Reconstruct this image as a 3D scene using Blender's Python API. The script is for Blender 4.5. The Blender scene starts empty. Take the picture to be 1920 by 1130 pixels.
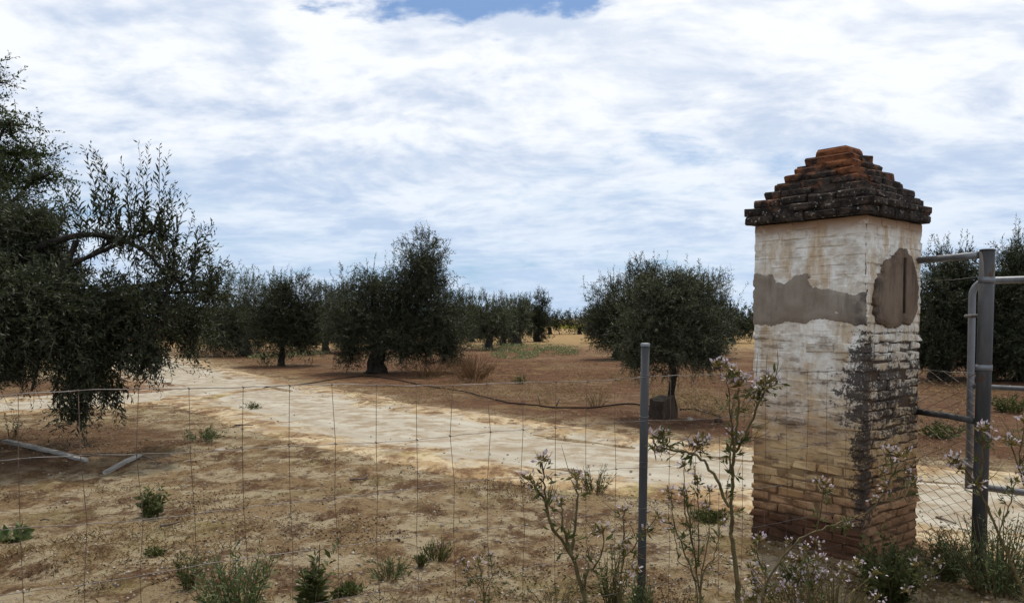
import bpy, bmesh, math, random
import numpy as np
from mathutils import Vector, Matrix

SC = bpy.context.scene
COL = SC.collection
R = math.radians

# ------------------------------------------------------------------ camera
FPX, CX, YH, CAMZ, PITCH = 1500.0, 960.0, 598.0, 1.6, R(2.0)
CYP = YH + FPX * math.tan(PITCH)            # principal point row of the photograph
cam_d = bpy.data.cameras.new('camera')
cam = bpy.data.objects.new('camera', cam_d); COL.objects.link(cam)
cam.location = (0, 0, CAMZ); cam.rotation_euler = (R(90) - PITCH, 0, 0)
cam_d.sensor_width = 36; cam_d.lens = 36 * FPX / 1920
cam_d.shift_y = (CYP - 565) / 1920
cam_d.clip_start = 0.05; cam_d.clip_end = 8000
SC.camera = cam

# ------------------------------------------------------------------ node helper
class NT:
    def __init__(s, tree): s.t = tree; tree.nodes.clear()
    def n(s, typ, ins=None, **props):
        nd = s.t.nodes.new(typ)
        for k, v in props.items(): setattr(nd, k, v)
        for k, v in (ins or {}).items(): s.put(nd.inputs[k], v)
        return nd
    def put(s, sock, v):
        if isinstance(v, bpy.types.NodeSocket): s.t.links.new(v, sock)
        elif v is not None:
            if isinstance(v, (tuple, list)) and len(v) == 3 and sock.type == 'RGBA': v = (*v, 1)
            sock.default_value = v
    def m(s, op, a, b=0.0, c=None, clamp=False):
        nd = s.n('ShaderNodeMath', operation=op, use_clamp=clamp)
        s.put(nd.inputs[0], a); s.put(nd.inputs[1], b)
        if c is not None: s.put(nd.inputs[2], c)
        return nd.outputs[0]
    def vm(s, op, a, b=(0, 0, 0)):
        nd = s.n('ShaderNodeVectorMath', operation=op); s.put(nd.inputs[0], a); s.put(nd.inputs[1], b)
        return nd.outputs[0]
    def mix(s, f, a, b, mode='MIX'):
        nd = s.n('ShaderNodeMix', data_type='RGBA', blend_type=mode)
        s.put(nd.inputs[0], f); s.put(nd.inputs[6], a); s.put(nd.inputs[7], b)
        return nd.outputs[2]
    def ss(s, v, a, b, lo=0.0, hi=1.0):
        nd = s.n('ShaderNodeMapRange', interpolation_type='SMOOTHSTEP')
        s.put(nd.inputs[0], v)
        for i, x in enumerate((a, b, lo, hi)): s.put(nd.inputs[i + 1], x)
        return nd.outputs[0]
    def noise(s, v, scale, detail=4, rough=0.55, dist=0.0):
        nd = s.n('ShaderNodeTexNoise', {'Vector': v, 'Scale': scale, 'Detail': detail, 'Roughness': rough, 'Distortion': dist})
        return nd.outputs[0]
    def scale(s, v, xyz):
        return s.vm('MULTIPLY', v, xyz)
    def sep(s, v):
        nd = s.n('ShaderNodeSeparateXYZ'); s.put(nd.inputs[0], v); return nd.outputs
    def comb(s, x, y, z):
        nd = s.n('ShaderNodeCombineXYZ'); s.put(nd.inputs[0], x); s.put(nd.inputs[1], y); s.put(nd.inputs[2], z); return nd.outputs[0]

# ------------------------------------------------------------------ sky
SUN_EL, SUN_AZ = R(64), R(12)               # azimuth measured from +Y towards +X
world = bpy.data.worlds.new('World'); SC.world = world; world.use_nodes = True
w = NT(world.node_tree)
gen = w.n('ShaderNodeTexCoord').outputs['Generated']
sky = w.n('ShaderNodeTexSky', sky_type='NISHITA', sun_disc=False, sun_elevation=SUN_EL, sun_rotation=SUN_AZ, altitude=50,
          air_density=1.0, dust_density=1.2, ozone_density=1.6).outputs[0]
dx, dy, dz = w.sep(gen)
zz = w.m('ADD', w.m('MAXIMUM', dz, 0.0), 0.22)
pl = w.comb(w.m('DIVIDE', dx, zz), w.m('DIVIDE', dy, zz), 0.0)
warp = w.n('ShaderNodeTexNoise', {'Vector': pl, 'Scale': 0.8, 'Detail': 3}).outputs['Color']
plw = w.vm('ADD', pl, w.scale(w.vm('SUBTRACT', warp, (.5, .5, .5)), (0.55, 0.55, 0)))
rotm = w.n('ShaderNodeMapping', {'Vector': plw, 'Rotation': (0, 0, R(-14)), 'Scale': (0.75, 1.1, 1), 'Location': (3.1, 1.7, 0)}).outputs[0]
big = w.noise(rotm, 1.15, 9, 0.60)
puff = w.noise(w.n('ShaderNodeMapping', {'Vector': plw, 'Location': (8.3, 2.2, 0)}).outputs[0], 5.0, 8, 0.58)
thick = w.m('ADD', w.m('MULTIPLY', big, 0.6), w.m('MULTIPLY', puff, 0.4))
cover = w.ss(w.m('SUBTRACT', thick, w.ss(dz, .24, .05, 0, .07)), 0.28, 0.48)
# a gap of clear blue
hole_d = w.vm('SUBTRACT', pl, (-0.07, 1.555, 0.0))
hole_d = w.vm('ADD', hole_d, w.scale(w.vm('SUBTRACT', warp, (.5, .5, .5)), (0.3, 0.2, 0)))
hl = w.n('ShaderNodeVectorMath', operation='LENGTH'); w.put(hl.inputs[0], w.scale(hole_d, (1.55, 2.5, 1)))
hole = w.ss(w.m('ADD', hl.outputs['Value'], w.m('MULTIPLY', w.m('SUBTRACT', puff, 0.5), 1.3)), 0.25, 0.48)
cover = w.m('MULTIPLY', cover, w.m('ADD', w.m('MULTIPLY', hole, 0.98), 0.02))
# cloud body: thin parts let the light through white, thick parts show lavender-grey bellies
belly = w.noise(w.n('ShaderNodeMapping', {'Vector': plw, 'Rotation': (0, 0, R(-10)), 'Scale': (0.9, 1.25, 1), 'Location': (1.3, 6.6, 0)}).outputs[0], 2.0, 8, 0.56)
sunv = (math.sin(SUN_AZ) * math.cos(SUN_EL), math.cos(SUN_AZ) * math.cos(SUN_EL), math.sin(SUN_EL))
dt = w.n('ShaderNodeVectorMath', operation='DOT_PRODUCT'); w.put(dt.inputs[0], gen); w.put(dt.inputs[1], sunv)
glow = w.ss(dt.outputs['Value'], 0.45, 1.0)
fine = w.noise(w.n('ShaderNodeMapping', {'Vector': plw, 'Rotation': (0, 0, R(20)), 'Scale': (1, 1.5, 1)}).outputs[0], 12, 5, 0.55)
shade = w.m('SUBTRACT', w.ss(w.m('ADD', w.m('MULTIPLY', belly, .50), w.m('ADD', w.m('MULTIPLY', puff, .34), w.m('MULTIPLY', fine, .16))), 0.42, 0.62), w.m('MULTIPLY', glow, 0.35), clamp=True)
cloud = w.mix(shade, (1.12, 1.16, 1.22), (0.56, 0.70, 0.95))
cloud = w.mix(w.ss(dz, 0.02, 0.26, 0.62, 0.0), cloud, (0.66, 0.84, 1.08))
cloud = w.mix(w.m('MULTIPLY', glow, 0.5), cloud, (1.28, 1.28, 1.27))
skyc = w.mix(1.0, sky, (0.085, 0.105, 0.125), 'MULTIPLY')
skyc = w.mix(w.ss(dz, .22, .0, 0, .85), skyc, (0.50, 0.72, 1.02))
fin = w.mix(cover, skyc, cloud)
bg = w.n('ShaderNodeBackground', {'Color': fin, 'Strength': 1.0})
w.n('ShaderNodeOutputWorld', {'Surface': bg.outputs[0]})

sun_d = bpy.data.lights.new('sun', 'SUN'); sun_d.energy = 4.2; sun_d.angle = R(1.5); sun_d.color = (1.0, 0.95, 0.86)
sun = bpy.data.objects.new('sun', sun_d); COL.objects.link(sun)
sun.rotation_euler = Vector((-sunv[0], -sunv[1], -sunv[2])).to_track_quat('-Z', 'Y').to_euler()
SC.view_settings.view_transform = 'Standard'; SC.view_settings.look = 'None'
SC.view_settings.exposure = -0.22; SC.view_settings.gamma = 1.0
SC.cycles.max_bounces = 6; SC.cycles.transparent_max_bounces = 8

# ------------------------------------------------------------------ numeric helpers
def _hash(ix, iy, seed):
    n = (ix * 374761393 + iy * 668265263 + seed * 1442695041) & 0xFFFFFFFF
    n = ((n ^ (n >> 13)) * 1274126177) & 0xFFFFFFFF
    return ((n ^ (n >> 16)) & 0xFFFF) / 65535.0
def vnoise(x, y, seed=0):
    x = np.asarray(x, float); y = np.asarray(y, float)
    ix = np.floor(x).astype(np.int64); iy = np.floor(y).astype(np.int64); fx = x - ix; fy = y - iy
    fx = fx * fx * (3 - 2 * fx); fy = fy * fy * (3 - 2 * fy)
    a = _hash(ix, iy, seed); b = _hash(ix + 1, iy, seed); c = _hash(ix, iy + 1, seed); d = _hash(ix + 1, iy + 1, seed)
    return (a * (1 - fx) + b * fx) * (1 - fy) + (c * (1 - fx) + d * fx) * fy - 0.5
def sstep(v, a, b):
    t = np.clip((np.asarray(v, float) - a) / (b - a), 0, 1); return t * t * (3 - 2 * t)

cp, sp = math.cos(PITCH), math.sin(PITCH)
def ray(x, y):
    a = (x - CX) / FPX; b = (CYP - y) / FPX
    return Vector((a, cp + b * sp, -sp + b * cp))
def P(x, y, d):                              # the point seen at photo pixel x, y that stands d metres ahead
    r = ray(x, y); return Vector((0, 0, CAMZ)) + r * (d / r.y)
def gd(y):                                   # metres ahead at which level ground is seen on photo row y
    r = ray(CX, y); return -CAMZ / r.z * r.y

ROAD = [(9.5, 3.6), (6.2, 5.5), (4.15, 6.75), (2.37, 8.1), (0.25, 9.7), (-2.1, 12.2), (-5.1, 16.4), (-8.6, 21.5), (-12.4, 27.5), (-18, 36), (-27, 48), (-40, 64)]
ROADW = [1.7, 1.65, 1.6, 1.6, 1.65, 1.7, 1.75, 1.8, 1.8, 1.8, 1.8, 1.8]
SPUR = [(-6.6, 18.6), (-7.6, 16.0), (-9.2, 14.6), (-12, 13.9), (-16, 13.6), (-24, 13.5)]
SPURW = [1.2, 1.5, 1.3, 1.2, 1.2, 1.2]
def catmull(pts, n):
    p = np.array(pts, float); p = np.vstack([2 * p[0] - p[1], p, 2 * p[-1] - p[-2]]); out = []
    for i in range(1, len(p) - 2):
        for t in np.arange(n) / n:
            a, b, c, d = p[i - 1], p[i], p[i + 1], p[i + 2]
            out.append(0.5 * (2 * b + (c - a) * t + (2 * a - 5 * b + 4 * c - d) * t * t + (3 * b - a - 3 * c + d) * t ** 3))
    out.append(p[-2]); return np.array(out)
RC = catmull([(*a, b) for a, b in zip(ROAD, ROADW)], 24); SCV = catmull([(*a, b) for a, b in zip(SPUR, SPURW)], 16)
def road_mask(x, y):
    x = np.asarray(x, float); y = np.asarray(y, float); best = np.full(x.shape, 9.0)
    for line in (RC, SCV):
        for q in line[::3]:
            best = np.minimum(best, np.hypot(x - q[0], y - q[1]) / q[2])
    return 1 - sstep(best, 0.85, 1.3)
def hgt(x, y, rm=None):
    x = np.asarray(x, float); y = np.asarray(y, float)
    if rm is None: rm = road_mask(x, y)
    near = 1 - sstep(y, 14, 30)
    h = 0.10 * vnoise(x * .16, y * .16, 1) * sstep(y, 2, 8) + 0.05 * vnoise(x * .55, y * .55, 2)
    h = h + (1 - rm) * near * (0.045 * vnoise(x * 2.1, y * 2.1, 3) + 0.034 * vnoise(x * 5.3, y * 5.3, 4) + 0.022 * vnoise(x * 12, y * 12, 5))
    return h + (1 - rm) * 0.03
def hz(x, y): return float(hgt(np.array([x]), np.array([y]))[0])

def link(name, me, parent=None):
    o = bpy.data.objects.new(name, me); COL.objects.link(o)
    if parent: o.parent = parent
    return o
def tag(o, label, cat, group=None):
    o['label'] = label; o['category'] = cat
    if group: o['group'] = group
    return o
def struct(o, kind='structure', label=None):
    o['kind'] = kind
    if label: o['label'] = label
    return o
def empty(name, loc, rz=0):
    o = bpy.data.objects.new(name, None); COL.objects.link(o); o.location = loc; o.rotation_euler = (0, 0, rz); o.empty_display_size = .2
    return o
def mesh_np(name, V, F, mats, smooth=False, mi=None):
    V = np.asarray(V, np.float32).reshape(-1, 3); F = np.asarray(F, np.int32); k = F.shape[1]
    me = bpy.data.meshes.new(name); me.vertices.add(len(V)); me.vertices.foreach_set('co', V.ravel())
    me.loops.add(F.size); me.loops.foreach_set('vertex_index', F.ravel())
    me.polygons.add(len(F)); me.polygons.foreach_set('loop_start', np.arange(len(F), dtype=np.int32) * k)
    for m_ in mats: me.materials.append(m_)
    me.update(calc_edges=True); me.validate()
    if smooth: me.polygons.foreach_set('use_smooth', np.ones(len(F), bool))
    if mi is not None: me.polygons.foreach_set('material_index', np.asarray(mi, np.int32))
    return me
def fattr(me, name, vals):
    a = me.attributes.new(name, 'FLOAT', 'POINT'); a.data.foreach_set('value', np.asarray(vals, np.float32))

# ------------------------------------------------------------------ materials
def mat(name):
    m_ = bpy.data.materials.new(name); m_.use_nodes = True; return m_, NT(m_.node_tree)
def finish(t, color, rough=0.8, height=None, dist=0.01, strength=1.0, metal=0.0, spec=0.3):
    ins = {'Base Color': color, 'Roughness': rough, 'Metallic': metal, 'Specular IOR Level': spec}
    b = t.n('ShaderNodeBsdfPrincipled', ins)
    if height is not None:
        bp = t.n('ShaderNodeBump', {'Height': height, 'Distance': dist, 'Strength': strength}); t.put(b.inputs['Normal'], bp.outputs[0])
    t.n('ShaderNodeOutputMaterial', {'Surface': b.outputs[0]})

def soil(t, pos, orch, field):
    n1 = t.noise(pos, 0.55, 6, .6); n2 = t.noise(pos, 2.2, 8, .68); n3 = t.noise(pos, 9, 8, .7); n4 = t.noise(pos, 45, 4, .7); n6 = t.noise(t.scale(pos, (1, .55, 1)), 5.5, 9, .75, .4)
    c = t.mix(t.ss(n1, .35, .66), (0.255, 0.168, 0.084), (0.310, 0.228, 0.128))
    c = t.mix(t.ss(n2, .47, .56, 0, .85), c, (0.430, 0.352, 0.228))
    red = t.m('MULTIPLY', t.ss(t.noise(pos, 1.3, 8, .72, .6), .46, .57), t.ss(n6, .44, .54))
    c = t.mix(t.m('MULTIPLY', red, .9), c, (0.098, 0.045, 0.020))
    c = t.mix(t.m('MULTIPLY', t.ss(n6, .51, .60), t.ss(n2, .64, .46, 0, .85)), c, (0.110, 0.058, 0.027))
    c = t.mix(t.ss(t.noise(t.vm('ADD', pos, (31, 7, 0)), 1.1, 7, .7), .52, .68, 0, .55), c, (0.250, 0.210, 0.080))
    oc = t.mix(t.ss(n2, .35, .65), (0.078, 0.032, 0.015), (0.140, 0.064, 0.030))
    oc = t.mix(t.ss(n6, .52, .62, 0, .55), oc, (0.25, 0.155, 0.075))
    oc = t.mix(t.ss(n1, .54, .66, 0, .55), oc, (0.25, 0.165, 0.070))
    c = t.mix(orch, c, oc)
    fc = t.mix(t.ss(n2, .35, .65), (0.27, 0.165, 0.066), (0.34, 0.235, 0.108))
    c = t.mix(field, c, fc)
    c = t.mix(t.ss(n3, .53, .63, 0, .65), c, (0.095, 0.052, 0.026))
    c = t.mix(t.ss(n4, .57, .68, 0, .5), c, (0.055, 0.034, 0.020))
    c = t.mix(t.ss(n4, .44, .34, 0, .4), c, (0.44, 0.36, 0.24))
    h = t.m('ADD', t.m('ADD', t.m('MULTIPLY', n3, .7), t.m('MULTIPLY', n6, .6)), t.m('MULTIPLY', n4, .35))
    return c, h
m_ground, t = mat('soil')
pos = t.n('ShaderNodeNewGeometry').outputs['Position']
at = lambda t, nm: t.n('ShaderNodeAttribute', attribute_name=nm).outputs['Fac']
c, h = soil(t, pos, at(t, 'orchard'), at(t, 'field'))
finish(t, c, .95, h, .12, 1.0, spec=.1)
m_road, t = mat('track_sand')
pos = t.n('ShaderNodeNewGeometry').outputs['Position']
c, h = soil(t, pos, at(t, 'orchard'), at(t, 'field'))
uv = t.n('ShaderNodeAttribute', attribute_name='along').outputs['Fac']; ac = at(t, 'across')
st = t.comb(t.m('MULTIPLY', uv, .35), t.m('MULTIPLY', ac, 3.0), 0)
n1 = t.noise(st, 2.0, 7, .65); n2 = t.noise(pos, 2.6, 8, .7); n4 = t.noise(pos, 40, 4, .7)
rc = t.mix(t.ss(n1, .36, .64), (0.290, 0.257, 0.200), (0.375, 0.345, 0.283))
rc = t.mix(t.ss(n2, .50, .62, 0, .65), rc, (0.235, 0.180, 0.115))
rut = t.ss(t.m('ABSOLUTE', t.m('SUBTRACT', t.m('ABSOLUTE', t.m('ADD', ac, t.m('MULTIPLY', t.m('SUBTRACT', n1, .5), .25))), .43)), .17, .03)
rc = t.mix(t.m('MULTIPLY', t.m('SUBTRACT', 1.0, rut), t.ss(t.noise(pos, 3.4, 8, .72), .44, .60, 0, .7)), rc, (0.205, 0.148, 0.088))
rc = t.mix(t.ss(n4, .62, .72, 0, .4), rc, (0.13, 0.09, 0.055))
edge = t.m('ADD', t.m('ABSOLUTE', ac), t.m('MULTIPLY', t.m('SUBTRACT', t.noise(pos, 1.3, 9, .72), .5), 2.3))
c = t.mix(t.ss(edge, .40, .78), rc, c)
finish(t, c, .95, t.m('ADD', t.m('MULTIPLY', h, .5), t.m('MULTIPLY', n1, .4)), .02, .6, spec=.1)

def leafmat(name, dark, light, trans, rough=.6):
    m_, t = mat(name); a = at(t, 'tint')
    c = t.mix(a, dark, light)
    b = t.n('ShaderNodeBsdfPrincipled', {'Base Color': c, 'Roughness': rough, 'Specular IOR Level': .16})
    tr = t.n('ShaderNodeBsdfTranslucent', {'Color': t.mix(.5, c, (0.10, 0.13, 0.02))})
    mx = t.n('ShaderNodeMixShader', {0: trans, 1: b.outputs[0], 2: tr.outputs[0]})
    t.n('ShaderNodeOutputMaterial', {'Surface': mx.outputs[0]}); return m_
m_olive = leafmat('olive_leaf', (0.012, 0.016, 0.007), (0.074, 0.083, 0.043), .11)
m_olive2 = leafmat('olive_leaf_grey', (0.026, 0.032, 0.015), (0.135, 0.145, 0.085), .12)
m_broad = leafmat('broad_leaf', (0.020, 0.032, 0.010), (0.05, 0.075, 0.02), .2)
m_pine = leafmat('dark_evergreen_leaf', (0.012, 0.018, 0.008), (0.035, 0.045, 0.02), .1)
m_weed = leafmat('weed_leaf', (0.028, 0.036, 0.010), (0.090, 0.100, 0.032), .2)
m_pale = leafmat('pale_weed_leaf', (0.08, 0.095, 0.03), (0.27, 0.29, 0.15), .2)
m_bluegreen = leafmat('blue_green_leaf', (0.045, 0.070, 0.022), (0.135, 0.165, 0.075), .2)
m_straw = leafmat('straw', (0.11, 0.062, 0.026), (0.27, 0.19, 0.09), .15, .8)
m_redgrass = leafmat('dry_red_grass', (0.09, 0.04, 0.022), (0.20, 0.10, 0.055), .15, .8)
m_litter = leafmat('leaf_litter', (0.05, 0.026, 0.013), (0.22, 0.14, 0.075), .05, .8)
m_yellow = leafmat('yellow_bloom', (0.22, 0.22, 0.03), (0.5, 0.42, 0.05), .2)
m_petal = leafmat('petal', (0.36, 0.23, 0.31), (0.62, 0.55, 0.57), .3)
m_calyx = leafmat('calyx', (0.10, 0.055, 0.02), (0.22, 0.18, 0.06), .15)
def simple(name, a, b, sc, rough=.8, bump=.004, metal=0.0, spec=.3, stretch=(1, 1, 1), rust=None):
    m_, t = mat(name); ob = t.n('ShaderNodeTexCoord').outputs['Object']; o = t.scale(ob, stretch)
    n1 = t.noise(o, sc, 7, .65); c = t.mix(t.ss(n1, .35, .65), a, b); ro = rough; me_ = metal
    if rust:
        rn = t.noise(t.scale(ob, (1, 1, .6)), 11, 9, .75); k = t.ss(rn, rust, rust + .09)
        c = t.mix(t.m('MULTIPLY', k, .85), c, (0.075, 0.036, 0.018)); ro = t.m('ADD', rough, t.m('MULTIPLY', k, .3)); me_ = t.m('MULTIPLY', t.m('SUBTRACT', 1.0, k), metal)
    finish(t, c, ro, n1, bump, .8, me_, spec); return m_
m_bark = simple('bark', (0.012, 0.009, 0.007), (0.045, 0.035, 0.027), 9, .9, .03, stretch=(1, 1, .35))
m_stem = simple('weed_stem', (0.060, 0.042, 0.016), (0.115, 0.090, 0.034), 22, .7, .003)
m_wire = simple('wire', (0.10, 0.085, 0.075), (0.26, 0.24, 0.23), 8, .55, .0005, .6)
m_rustwire = simple('rusty_wire', (0.075, 0.045, 0.03), (0.17, 0.12, 0.09), 12, .7, .0005, .3)
m_galv = simple('galvanised_steel', (0.12, 0.124, 0.134), (0.22, 0.226, 0.24), 5, .55, .001, .45, .35, (1, 1, .3), .58)
m_post = simple('grey_painted_steel', (0.045, 0.045, 0.046), (0.075, 0.074, 0.074), 6, .6, .0006, .2, .3, (1, 1, .15), .60)
m_gatepost = simple('weathered_steel', (0.035, 0.034, 0.033), (0.085, 0.082, 0.080), 7, .65, .001, .2, .3, (1, 1, .2), .53)
m_wood = simple('grey_timber', (0.15, 0.138, 0.12), (0.32, 0.30, 0.27), 14, .85, .004, stretch=(.12, 1.5, 1.5))
m_hose = simple('black_hose', (0.014, 0.010, 0.008), (0.035, 0.026, 0.02), 9, .9, .001, 0.0, .08)
m_stump = simple('stump_wood', (0.018, 0.012, 0.008), (0.060, 0.040, 0.025), 7, .95, .03, stretch=(1, 1, .25))
m_cut = simple('stump_top', (0.05, 0.036, 0.024), (0.10, 0.075, 0.05), 12, .9, .01)
m_stone = simple('stone', (0.16, 0.13, 0.10), (0.36, 0.31, 0.25), 12, .9, .006)
m_twig = simple('dead_twig', (0.05, 0.035, 0.025), (0.17, 0.13, 0.10), 20, .9, .002)

# ------------------------------------------------------------------ ground and track
def masks(x, y):
    xr = np.interp(y, RC[::-1, 1][np.argsort(RC[::-1, 1])], RC[::-1, 0][np.argsort(RC[::-1, 1])])
    # beyond the far edge of the track lies the tilled orchard soil
    yr = np.interp(x, RC[:, 0][::-1], RC[:, 1][::-1])
    slope = np.interp(x, [-12, -5, 0, 5], [3.3, 2.9, 1.9, 1.3])
    wob = 1.6 * vnoise(x * .35, y * .35, 21) + .8 * vnoise(x * 1.3, y * 1.3, 22)
    o = sstep(y - yr - slope + wob, .3, 2.4)
    f = sstep(y + 8 * vnoise(x * .08, y * .08, 9), 38, 52)
    under = 0 * x
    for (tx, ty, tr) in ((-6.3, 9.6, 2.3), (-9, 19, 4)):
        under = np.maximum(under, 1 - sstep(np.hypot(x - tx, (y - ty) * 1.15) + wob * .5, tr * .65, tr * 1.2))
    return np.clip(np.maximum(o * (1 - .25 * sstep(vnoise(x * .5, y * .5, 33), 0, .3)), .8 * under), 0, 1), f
ys = [-30, -18, -10, -5, -2, 0, 1.2, 2.0]
yy = 2.4; 
while yy < 4000:
    ys.append(yy); yy += max(.045, .045 * (max(yy, 4.5) / 4.5) ** 1.75) if yy < 60 else yy * .12
ys = np.array(ys); tt = np.linspace(-1, 1, 300)
GX = tt[None, :] * (np.maximum(ys, 0) * 0.95 + 4 + np.where(ys < 1, 20, 0))[:, None]; GY = np.repeat(ys[:, None], 300, 1)
GX, GY = GX.ravel(), GY.ravel(); rm = road_mask(GX, GY); GZ = hgt(GX, GY, rm)
GZ = np.where(GY > 120, GZ * 0, GZ)
nr, nc = len(ys), 300
ii = (np.arange(nr - 1)[:, None] * nc + np.arange(nc - 1)[None, :]).ravel()
me = mesh_np('ground', np.c_[GX, GY, GZ], np.c_[ii, ii + 1, ii + nc + 1, ii + nc], [m_ground], True)
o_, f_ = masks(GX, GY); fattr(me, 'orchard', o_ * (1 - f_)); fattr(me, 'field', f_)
struct(link('ground', me))
def strip(name, line, nx=28):
    d = np.gradient(line[:, :2], axis=0); d /= np.linalg.norm(d, axis=1)[:, None]; nrm = np.c_[-d[:, 1], d[:, 0]]
    s = np.r_[0, np.cumsum(np.linalg.norm(np.diff(line[:, :2], axis=0), axis=1))]
    a = np.linspace(-1, 1, nx); W = line[:, 2] * (1 + .15 * vnoise(s * .6, s * 0, 41))
    X = line[:, None, 0] + nrm[:, None, 0] * a[None] * W[:, None] * 1.15; Y = line[:, None, 1] + nrm[:, None, 1] * a[None] * W[:, None] * 1.15
    A = np.repeat(a[None], len(line), 0); S = np.repeat(s[:, None], nx, 1)
    X, Y, A, S = X.ravel(), Y.ravel(), A.ravel(), S.ravel()
    rut = -.035 * np.exp(-((np.abs(A) - .45) / .13) ** 2) * (1 + vnoise(S * .7, A * 2, 5))
    Z = hgt(X, Y, np.ones_like(X)) + .030 * (1 - sstep(np.abs(A), .80, 1)) + .010 + rut + .012 * vnoise(X * 3, Y * 3, 6) - .05 * sstep(np.abs(A), .93, 1)
    ii = (np.arange(len(line) - 1)[:, None] * nx + np.arange(nx - 1)[None, :]).ravel()
    me = mesh_np(name, np.c_[X, Y, Z], np.c_[ii, ii + 1, ii + nx + 1, ii + nx][:, ::-1], [m_road], True)
    o_, f_ = masks(X, Y); fattr(me, 'orchard', o_ * (1 - f_)); fattr(me, 'field', f_); fattr(me, 'across', A); fattr(me, 'along', S)
    return struct(link(name, me))
RCf = np.vstack([RC[:-1] + (RC[1:] - RC[:-1]) * k for k in (0,)])
strip('dirt_track', catmull([tuple(q) for q in RC[::4]], 8))
SPUR_OBJ = strip('track_spur', catmull([tuple(q) for q in SCV[::4]], 8)); SPUR_OBJ.location.z = .006

# ------------------------------------------------------------------ mesh builders
def tube(pts, rad, sides=7, cap=True, rough=0.0, seed=0):
    """vertices and quads of a tapered tube through pts; rad = one radius per point"""
    p = np.array([tuple(q) for q in pts], float); rad = np.broadcast_to(np.asarray(rad, float), (len(p),))
    d = np.gradient(p, axis=0); d /= np.maximum(np.linalg.norm(d, axis=1), 1e-9)[:, None]
    up = np.array([0, 0, 1.0]) if abs(d[:, 2]).max() < .93 else np.array([0.31, .95, 0.05])
    e1 = np.cross(d, up); e1 /= np.maximum(np.linalg.norm(e1, axis=1), 1e-9)[:, None]; e2 = np.cross(e1, d)
    an = np.arange(sides) * 2 * np.pi / sides; rg = np.random.default_rng(seed)
    rr = rad[:, None] * (1 + rough * rg.uniform(-1, 1, (len(p), sides)))
    V = p[:, None] + rr[..., None] * (np.cos(an)[None, :, None] * e1[:, None] + np.sin(an)[None, :, None] * e2[:, None])
    n = len(p); i = (np.arange(n - 1)[:, None] * sides + np.arange(sides)[None]).ravel()
    j = (np.arange(n - 1)[:, None] * sides + (np.arange(sides)[None] + 1) % sides).ravel()
    F = np.c_[i, j, j + sides, i + sides]; V = V.reshape(-1, 3)
    if cap:
        V = np.vstack([V, p[:1], p[-1:]]); a = np.arange(sides); b = (a + 1) % sides; L = (n - 1) * sides
        F = np.vstack([F, np.c_[b, a, np.full(sides, len(V) - 2), np.full(sides, len(V) - 2)] if False else np.c_[b, a, a * 0 + len(V) - 2, b], np.c_[a + L, b + L, a * 0 + len(V) - 1, a + L]]) if False else np.vstack([F])
        V = V[:-2]
    return V, F
class Acc:
    def __init__(s): s.V = []; s.F = []; s.M = []; s.n = 0
    def add(s, V, F, m_=0):
        s.V.append(V); s.F.append(np.asarray(F) + s.n); s.M.append(np.full(len(F), m_)); s.n += len(V)
    def mesh(s, name, mats, smooth=True):
        return mesh_np(name, np.vstack(s.V), np.vstack(s.F), mats, smooth, np.concatenate(s.M))
def ctube(pts, rad, sides=8):                 # closed tube with end caps, via bmesh
    V, F = tube(pts, rad, sides); n = len(V)
    bm = bmesh.new(); vs = [bm.verts.new(v) for v in V]
    for f in F: bm.faces.new([vs[i] for i in f])
    bm.faces.new(vs[:sides][::-1]); bm.faces.new(vs[-sides:])
    return bm
def bm_obj(name, bm, m_, parent=None, smooth=True):
    bmesh.ops.recalc_face_normals(bm, faces=bm.faces)
    me = bpy.data.meshes.new(name); bm.to_mesh(me); bm.free(); me.materials.append(m_)
    if smooth:
        for p_ in me.polygons: p_.use_smooth = len(p_.vertices) == 4
    return link(name, me, parent)

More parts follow.
